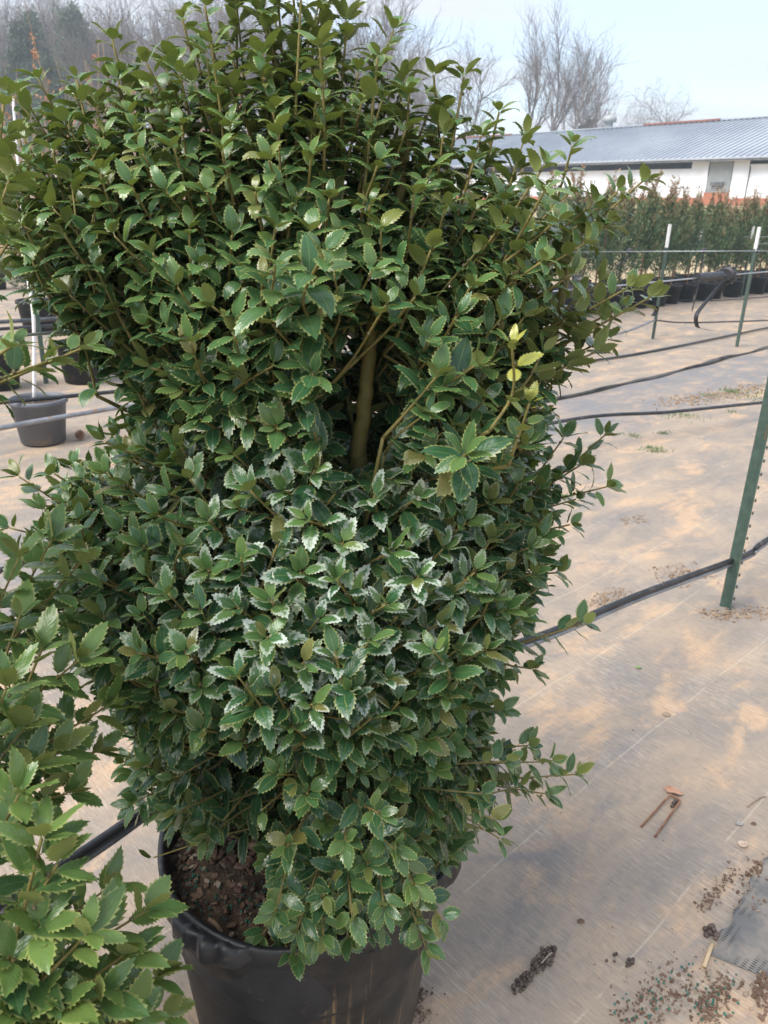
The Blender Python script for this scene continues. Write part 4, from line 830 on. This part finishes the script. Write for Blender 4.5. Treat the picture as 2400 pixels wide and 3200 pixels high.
def big_pot(cx, cy, label, mold=True):
    e = empty('nursery_pot', (cx, cy, .006), R_(0)); tag(e, label, 'pot'); R, H = .275, .475
    tilt = lambda v: [(a, b, z_+(a*.055)*(z_/H)) for a, b, z_ in v]
    mb = MB(); pr = [(0, .004), (R*.80, .004), (R*.82, .02)]
    for k in range(12): pr.append((R*(.825+.125*k/11), .03+(H-.075)*k/11))
    pr.insert(10, (R*.916, .285)); pr.insert(11, (R*.920, .289)); pr.insert(12, (R*.916, .293)); pr.sort(key=lambda q: (q[1], q[0]))
    mb.lathe(pr, seg=80); mb.v = tilt(mb.v); mb.build('pot_wall', M_bigpot, e, smooth=True)
    mb = MB(); mb.lathe([(R*.945, H-.052), (R*.985, H-.045), (R*.99, H-.02), (R*1.0, H-.014), (R*1.0, H-.004), (R*.99, H), (R*.965, H), (R*.955, H-.006), (R*.95, H-.02), (R*.93, H-.08), (R*.91, H-.2)], seg=80)
    v = np.array(mb.v); an = np.arctan2(v[:, 1], v[:, 0]); k = 1+.010*np.sin(3*an+.6)+.006*np.sin(7*an); v[:, 0] *= k; v[:, 1] *= k; v[:, 2] += .004*np.sin(5*an+1); mb.v = tilt(v.tolist()); mb.build('rim', M_potrim, e, smooth=True)
    for a0 in (R_(-122), R_(-12)):
        mb = MB(); nA = 18; vs = []; pf = [(0, 0), (.014, .004), (.022, -.004), (.024, -.030), (.018, -.046), (.008, -.050), (.0, -.044)]
        for i in range(nA+1):
            tt = (i/nA-.5)*2; a = a0+tt*R_(21); k = max(0, 1-abs(tt)**3.5); wv = .003*math.sin(i*1.9)+.002*math.sin(i*4.1)
            for dr, dz in pf: rr = R*.985+dr*k*(1+.2*math.sin(i*1.3))+wv*k; vs.append((rr*math.cos(a), rr*math.sin(a), H-.008+dz*(.45+.55*k)+wv))
        m_ = len(pf); mb.add(tilt(vs), [(i*m_+j, i*m_+j+1, (i+1)*m_+j+1, (i+1)*m_+j) for i in range(nA) for j in range(m_-1)]); mb.build('handle', M_potrim, e, smooth=True)
    # soil
    mb = MB(); ns, nr = 48, 14; vs = [(0, 0, H-.035)]
    rr_ = np.random.default_rng(2)
    for j in range(1, nr+1):
        for i in range(ns):
            a = 2*math.pi*i/ns; q = R*.945*j/nr; vs.append((q*math.cos(a), q*math.sin(a), H-.035-.03*(j/nr)**2+rr_.normal(0, .0035)))
    fs = [(0, 1+i, 1+(i+1) % ns) for i in range(ns)]+[(1+(j-1)*ns+i, 1+j*ns+i, 1+j*ns+(i+1) % ns, 1+(j-1)*ns+(i+1) % ns) for j in range(1, nr) for i in range(ns)]
    mb.add(tilt(vs), fs); soil = mb.build('soil', M_soil, e, smooth=True)
    return e, soil, H, R
def chips(n, fn, lo, hi, seed, flat=.35):
    r = np.random.default_rng(seed); mb = MB()
    for i in range(n):
        c_ = fn(r); A = np.linalg.qr(r.normal(0, 1, (3, 3)))[0]; A[2] = unit(np.array([0, 0, 1.0])+r.normal(0, .35, 3)); A[0] = unit(np.cross(A[2], r.normal(0, 1, 3))); A[1] = np.cross(A[2], A[0]); s_ = r.uniform(lo, hi); q = np.array([s_, s_*r.uniform(.35, .9), s_*flat*r.uniform(.4, 1)])/2; k = r.integers(5, 8)
        ring = [c_+A[0]*q[0]*math.cos(6.283*j/k+r.normal(0, .2))*r.uniform(.75, 1.1)+A[1]*q[1]*math.sin(6.283*j/k)*r.uniform(.75, 1.1) for j in range(k)]
        vs = [p_-A[2]*q[2] for p_ in ring]+[c_+(p_-c_)*.85+A[2]*q[2] for p_ in ring]; mb.add(vs, [tuple(range(k, 2*k))]+[(j, (j+1) % k, k+(j+1) % k, k+j) for j in range(k)])
    return mb
def beads(n, fn, lo, hi, seed, seg=8):
    r = np.random.default_rng(seed); mb = MB()
    for i in range(n):
        s_ = r.uniform(lo, hi); c_ = fn(r, s_); mb.lathe([(0, -s_), (.7*s_, -.7*s_), (s_, 0), (.7*s_, .7*s_), (.02*s_, s_)], c_, seg)
    return mb
M_chipA = mottled('bark_chip', (.11, .065, .045), (.20, .13, .09), 9, .9, bump=.3); M_chipB = mottled('pale_chip', (.25, .19, .14), (.38, .31, .24), 9, .9); M_bead = mottled('fertiliser_bead', (.015, .10, .075), (.03, .16, .12), 20, .4); M_wood = mottled('old_twig', (.22, .14, .09), (.34, .25, .17), 25, .9)
PX, PY = -.13, AXY
bp, soil, PH, PR = big_pot(PX, PY, 'big black plastic nursery pot with a rolled rim and sagging handles, full of bark soil')
def onsoil(r, s_=0.0, amax=None):
    q = PR*.92*math.sqrt(r.random()); a = r.uniform(0, 6.283); return np.array([q*math.cos(a), q*math.sin(a), PH-.034-.03*(q/(PR*.945))**2+q*math.cos(a)*.05+.003])
for nm, mb in (('bark_chips', chips(520, lambda r: onsoil(r), .006, .022, 4)), ('bark_chips', chips(60, lambda r: onsoil(r), .022, .042, 5, .22))):
    o = mb.build(nm, M_chipA, soil); o['kind'] = 'stuff'
o = chips(260, lambda r: onsoil(r), .004, .016, 6).build('pale_chips', M_chipB, soil); o['kind'] = 'stuff'
def clump(r, s_):
    c_ = [(-.16, -.14), (-.10, -.17), (-.20, -.10), (-.06, -.13)][r.integers(0, 4)]; x, y = np.array(c_)+r.normal(0, .022, 2); q = math.hypot(x, y); return np.array([x, y, PH-.034-.03*(q/(PR*.945))**2+x*.05+s_+.002])
o = beads(110, clump, .0016, .0026, 3).build('fertiliser_beads', M_bead, soil); o['kind'] = 'stuff'
for a_, b_, r_ in (((-.12, -.03), (-.05, -.06), .009), ((-.14, -.20), (-.115, -.22), .004)):
    mb = MB(); z_ = PH-.03; mb.tube([(*a_, z_), ((a_[0]+b_[0])/2, (a_[1]+b_[1])/2, z_+.003), (*b_, z_-.004)], r_, 7); o = mb.build('twig', M_wood, soil, smooth=True)
big_pot(nB[0], nB[1], 'black nursery pot of the neighbouring holly')

# ------------------------------------------------------------------ litter on the cloth
def G(px, py, dz=0.0):
    p = gp(px, py); return np.array([p[0], p[1], float(cloth_z(p[0], p[1]))+dz])
e = empty('wire_staple', G(2090, 2520)); tag(e, 'rusty square-bent wire staple lying on the cloth', 'staple'); b_ = np.array(e.location)
A_, B_, C__, D_ = G(2003, 2588, .004), G(2092, 2493, .010), G(2124, 2512, .010), G(2046, 2618, .004)
mb = MB(); mb.tube(np.array([B_, (B_+C__)/2+[0, 0, .002], C__])-b_, .0028, 8); mb.build('crown', M_rust, e); mb = MB(); mb.tube(np.array([A_, B_])-b_, .0028, 8); mb.build('leg', M_rust, e); mb = MB(); mb.tube(np.array([D_, C__])-b_, .0028, 8); mb.build('leg', M_rust, e)
def flat_leaf(c, ln, rz, mat, label, curl=.25, wd=.3):
    V, UV, Fc = leaf_template(curl, -.2, .3, .03, wd, seed=5); ca, sa = math.cos(rz), math.sin(rz); V = V*ln; V[:, 2] -= V[:, 2].min()-.002; Rm = np.array([[ca, -sa, 0], [sa, ca, 0], [0, 0, 1]])
    me = np_mesh('fallen_leaf', V@Rm.T, Fc, mat, None, True); o = bpy.data.objects.new('fallen_leaf', me); COL.objects.link(o); o.location = tuple(map(float, c)); tag(o, label, 'leaf')
M_dead = mottled('dead_leaf', (.36, .17, .10), (.48, .27, .18), 40, .8); M_pale = mottled('pale_dead_leaf', (.42, .30, .22), (.55, .42, .32), 40, .8); M_fresh = mottled('fallen_green_leaf', (.16, .26, .08), (.24, .34, .12), 30, .5)
flat_leaf(G(2075, 2472), .055, R_(-110), M_dead, 'curled brown leaf under the rusty staple'); flat_leaf(G(2312, 2648), .036, R_(-50), M_pale, 'pale pinkish dead leaf near the torn cloth'); flat_leaf(G(1985, 2095), .024, R_(-80), M_fresh, 'single fresh green leaf fallen on the cloth', .2, .4)
flat_leaf(np.array([PX-.115, PY-.235, PH-.055]), .022, R_(-40), M_fresh, 'small green leaf fallen on the potting soil', .2, .4)
M_pel = mottled('dark_pellet', (.06, .045, .038), (.13, .095, .078), 30, .6, bump=.3)
def pellets(a, b, n, wd, rad, label, seed):
    a, b = np.array(a), np.array(b); c_ = (a+b)/2; d = b-a; s_ = np.array([d[1], -d[0], 0]); s_ = s_/np.linalg.norm(s_); ps = []
    def fn(r, q):
        for _ in range(60):
            t_ = r.random(); w_ = wd*(.35+.65*math.sin(math.pi*t_))*(.75+.35*math.sin(t_*9+seed)); p = a-c_+d*t_+s_*r.uniform(-w_, w_); p[2] = q*.9
            if all(np.linalg.norm((p-o_)[:2]) > q*1.75 for o_ in ps): break
        else: p[2] = q*2.2
        ps.append(p); return p
    mb = beads(n, fn, rad*.8, rad*1.15, seed, 10); o = mb.build('pellet_pile', M_pel, smooth=True); o.location = tuple(map(float, c_)); tag(o, label, 'pellets', kind='stuff')
pellets(G(1605, 3105), G(1735, 2962), 64, .019, .0049, 'long heap of dark round droppings on the cloth', 1); pellets(G(1960, 3020), G(1980, 2995), 9, .008, .0045, 'small clump of dark droppings near the stitched stripe', 2); pellets(G(2100, 2525), G(2118, 2508), 10, .008, .0045, 'few dark droppings inside the bend of the staple', 3); pellets(G(2200, 2895), G(2240, 2935), 12, .014, .006, 'dark clods at the end of the straw-coloured stick', 4); pellets(G(1895, 3003), G(1925, 2978), 4, .012, .0038, 'three scattered dark droppings beside the stripe', 5)
def stone(px, py, s_, mat, label, seed):
    r = np.random.default_rng(seed); mb = MB(); mb.lathe([(0, -.3), (.7, -.3), (1, .05), (.75, .45), (.3, .62), (0, .6)], seg=9); v = np.array(mb.v)*s_*np.array([1, .7, .8]); v += r.normal(0, s_*.07, v.shape); v[:, 2] -= v[:, 2].min(); mb.v = v.tolist(); o = mb.build('stone', mat); o.location = tuple(map(float, G(px, py))); tag(o, label, 'stone')
stone(2080, 2243, .014, M_chipB, 'tan knobbly stone alone on the bare cloth', 1); stone(2310, 2575, .011, mottled('grey_stone', (.22, .21, .2), (.4, .38, .36), 60, .8), 'small grey stone on the stitched stripe', 2); stone(1815, 2880, .009, M_chipA, 'flat brown chip near the clump of droppings', 3)
stone(2355, 2575, .008, M_chipA, 'brown bark bit beside the grey stone', 6)
def stick(a, b, rad, mat, label, bow=.0):
    mb = MB(); a, b = np.array(a), np.array(b); mb.tube(spline([a, (a+b)/2+[bow, bow, .003], b], 5), rad, 7); tag(mb.build('stick', mat, smooth=True), label, 'stick')
stick(G(2226, 2950, .006), G(2200, 3022, .006), .0048, mottled('straw_stick', (.42, .31, .18), (.55, .42, .27), 30, .8), 'short straw-coloured stick lying by dark clods'); stick(G(2335, 2522, .003), G(2392, 2490, .003), .0018, M_wood, 'thin crooked twig near the grey stone', .01); stick(G(1690, 3020, .010), G(1725, 2990, .012), .0016, M_chipB, 'pale root fibre on the heap of droppings', .008); stick(G(2237, 2735, .003), G(2239, 2765, .003), .0012, M_chipB, 'tiny pale straw standing out on grey cloth')
def strip(path, wd, n, lo, hi, seed, mat, label, name='bark_litter', nb=0, zt=.0):
    P = [G(*q) for q in path]; c_ = np.mean(P, 0)
    def fn(r):
        t_ = r.random()*(len(P)-1); i = min(int(t_), len(P)-2); f = t_-i; p = P[i]*(1-f)+P[i+1]*f-c_; p = p+np.append(r.normal(0, wd, 2), 0); p[2] += .002+abs(r.normal(0, .003)); return p
    o = chips(n, fn, lo, hi, seed).build(name, mat); o.location = tuple(map(float, c_)); tag(o, label, 'litter', kind='stuff')
    o2 = chips(n//2, fn, lo*.7, hi*.7, seed+1).build('pale_chips', M_chipB, o); o2['kind'] = 'stuff'
    if nb:
        o3 = beads(nb, lambda r, s_: fn(r)+[0, 0, .003], .0020, .0030, seed+2).build('fertiliser_beads', M_bead, o); o3['kind'] = 'stuff'
strip([(1960, 3200), (2060, 3120), (2150, 3040)], .028, 260, .002, .011, 20, M_chipA, 'streak of bark crumbs and green fertiliser beads, wider one at the frame bottom', nb=40)
strip([(2200, 3190), (2230, 3130), (2270, 3060)], .018, 170, .002, .013, 23, M_chipA, 'narrow streak of bark crumbs and green beads by the cloth fold', nb=32)
strip([(2190, 2840), (2240, 2790), (2300, 2710)], .008, 120, .003, .010, 26, M_chipA, 'thin trail of bark crumbs along the cloth fold'); strip([(2340, 2850), (2375, 2760), (2400, 2700)], .014, 160, .006, .022, 29, M_chipA, 'gravelly bark pieces caught on the torn cloth'); strip([(2385, 3150), (2400, 3060)], .014, 60, .008, .02, 33, M_chipA, 'bark pieces at the frame corner below the torn cloth')
strip([(2210, 1930), (2290, 1925), (2390, 1915)], .03, 150, .004, .02, 36, M_wood, 'straw and bark caught at the foot of the near post'); strip([(2070, 1795), (2130, 1800), (2200, 1785)], .05, 120, .004, .018, 39, M_wood, 'dry crumbs scattered under the rail'); strip([(1860, 1900), (1900, 1880), (1940, 1850)], .03, 150, .004, .016, 42, M_wood, 'reddish crumbs under the rail beside the holly'); strip([(2070, 1265), (2200, 1245), (2300, 1230), (2400, 1205)], .09, 420, .01, .035, 45, M_wood, 'bark litter in the wrinkled dark cloth'); strip([(1960, 1635), (2010, 1620)], .03, 60, .004, .014, 48, M_wood, 'few crumbs beside a damp stain')
strip([(1290, 3080), (1300, 3180)], .02, 120, .003, .010, 51, M_chipA, 'reddish crumbs at the foot of the big pot'); strip([(1500, 2600), (1900, 2300), (2200, 2100), (2380, 2300), (2100, 2800), (1700, 2950)], .12, 70, .002, .006, 54, M_chipA, 'specks of dirt strewn over the bare cloth')
M_grass = mottled('moss_grass', (.06, .13, .03), (.11, .19, .05), 20, .7)
for k, (px, py, n_, sp) in enumerate(((1980, 1369, 40, .03), (2072, 1359, 40, .03), (2050, 1412, 70, .045), (2030, 1403, 30, .025), (2130, 1303, 120, .10), (2290, 1228, 120, .06), (2350, 1246, 90, .09), (1764, 1560, 60, .03), (2370, 1232, 40, .05), (2215, 1240, 60, .05), (2290, 1291, 25, .03))):
    c_ = G(px, py); r = np.random.default_rng(k); C_ = np.column_stack([r.normal(0, sp, n_), r.normal(0, sp*.7, n_), np.zeros(n_)]); D = unit(np.column_stack([r.normal(0, .7, n_), r.normal(0, .7, n_), np.full(n_, 1.0)])); S = unit(np.cross(D, r.normal(0, 1, (n_, 3)))); V, Fc = leafquads(C_, D, S, r.uniform(.015, .04, n_), r.uniform(.004, .008, n_))
    o = bpy.data.objects.new('grass_tuft', np_mesh('grass_tuft', V, Fc, M_grass)); COL.objects.link(o); o.location = tuple(map(float, c_)); tag(o, 'small green weed tuft growing on the cloth beyond the rail', 'weed', 'weed tufts on the cloth', 'stuff' if n_ > 60 else None)
# torn flap of darker cloth
mb = MB(); a0, a1, b0, b1 = G(2215, 2985), G(2470, 2560), G(2400, 3060), G(2620, 2640); ni, nj = 40, 14; vs = []; rr = np.random.default_rng(8)
for j in range(nj+1):
    for i in range(ni+1):
        f, g = i/ni, j/nj; p = (a0*(1-f)+a1*f)*(1-g)+(b0*(1-f)+b1*f)*g; p = p+np.array([.006*math.sin(i*.9), .006*math.sin(i*1.3+1), 0])*(1-g); p[2] = float(cloth_z(p[0], p[1]))+.003+(.010*(1-abs(2*g-.25)) if g < .6 else .002)*math.sin(math.pi*f)*(1+.3*math.sin(i*.8)); p[2] = max(p[2], float(cloth_z(p[0], p[1]))+.002); vs.append(p)
mb.add(vs, [(j*(ni+1)+i, j*(ni+1)+i+1, (j+1)*(ni+1)+i+1, (j+1)*(ni+1)+i) for j in range(nj) for i in range(ni)])
t = NT('torn_cloth'); Pq = t.mapping(t.pos(), rot=(0, 0, ROW-math.pi/2)); x, y, z = t.sepx(Pq); wv = t.math('MULTIPLY', t.ss(t.math('SINE', t.math('MULTIPLY', x, 900.0)), .0, .6), t.ss(t.math('SINE', t.math('MULTIPLY', y, 420.0)), -.4, .2)); c = t.mix(t.ss(t.noise(Pq, 9, 5, .6), .4, .65), (.13, .13, .13), (.25, .22, .19)); c = t.mix(t.math('MULTIPLY', wv, t.ss(t.noise(Pq, 14, 3), .46, .6)), c, (.02, .02, .022))
o = mb.build('cloth_flap', t.fin(c, .8, 0, .2), smooth=True); tag(o, 'torn dark flap of ground cloth with open weave', 'cloth')

# ------------------------------------------------------------------ haze: the damp winter air
mb = MB(); mb.box((0, 54, 9.7), (220, 172, 21.6)); hz_ = mb.build('haze', None); hz_['kind'] = 'stuff'; hz_['label'] = 'pale blue winter haze over the whole yard'
hm = bpy.data.materials.new('haze'); hm.use_nodes = True; hm.node_tree.nodes.clear(); ho = hm.node_tree.nodes.new('ShaderNodeOutputMaterial'); hv = hm.node_tree.nodes.new('ShaderNodeVolumePrincipled')
hv.inputs['Color'].default_value = (.80, .91, 1.0, 1); hv.inputs['Density'].default_value = .0030; hv.inputs['Anisotropy'].default_value = .2; hm.node_tree.links.new(hv.outputs[0], ho.inputs['Volume']); hz_.data.materials.append(hm)
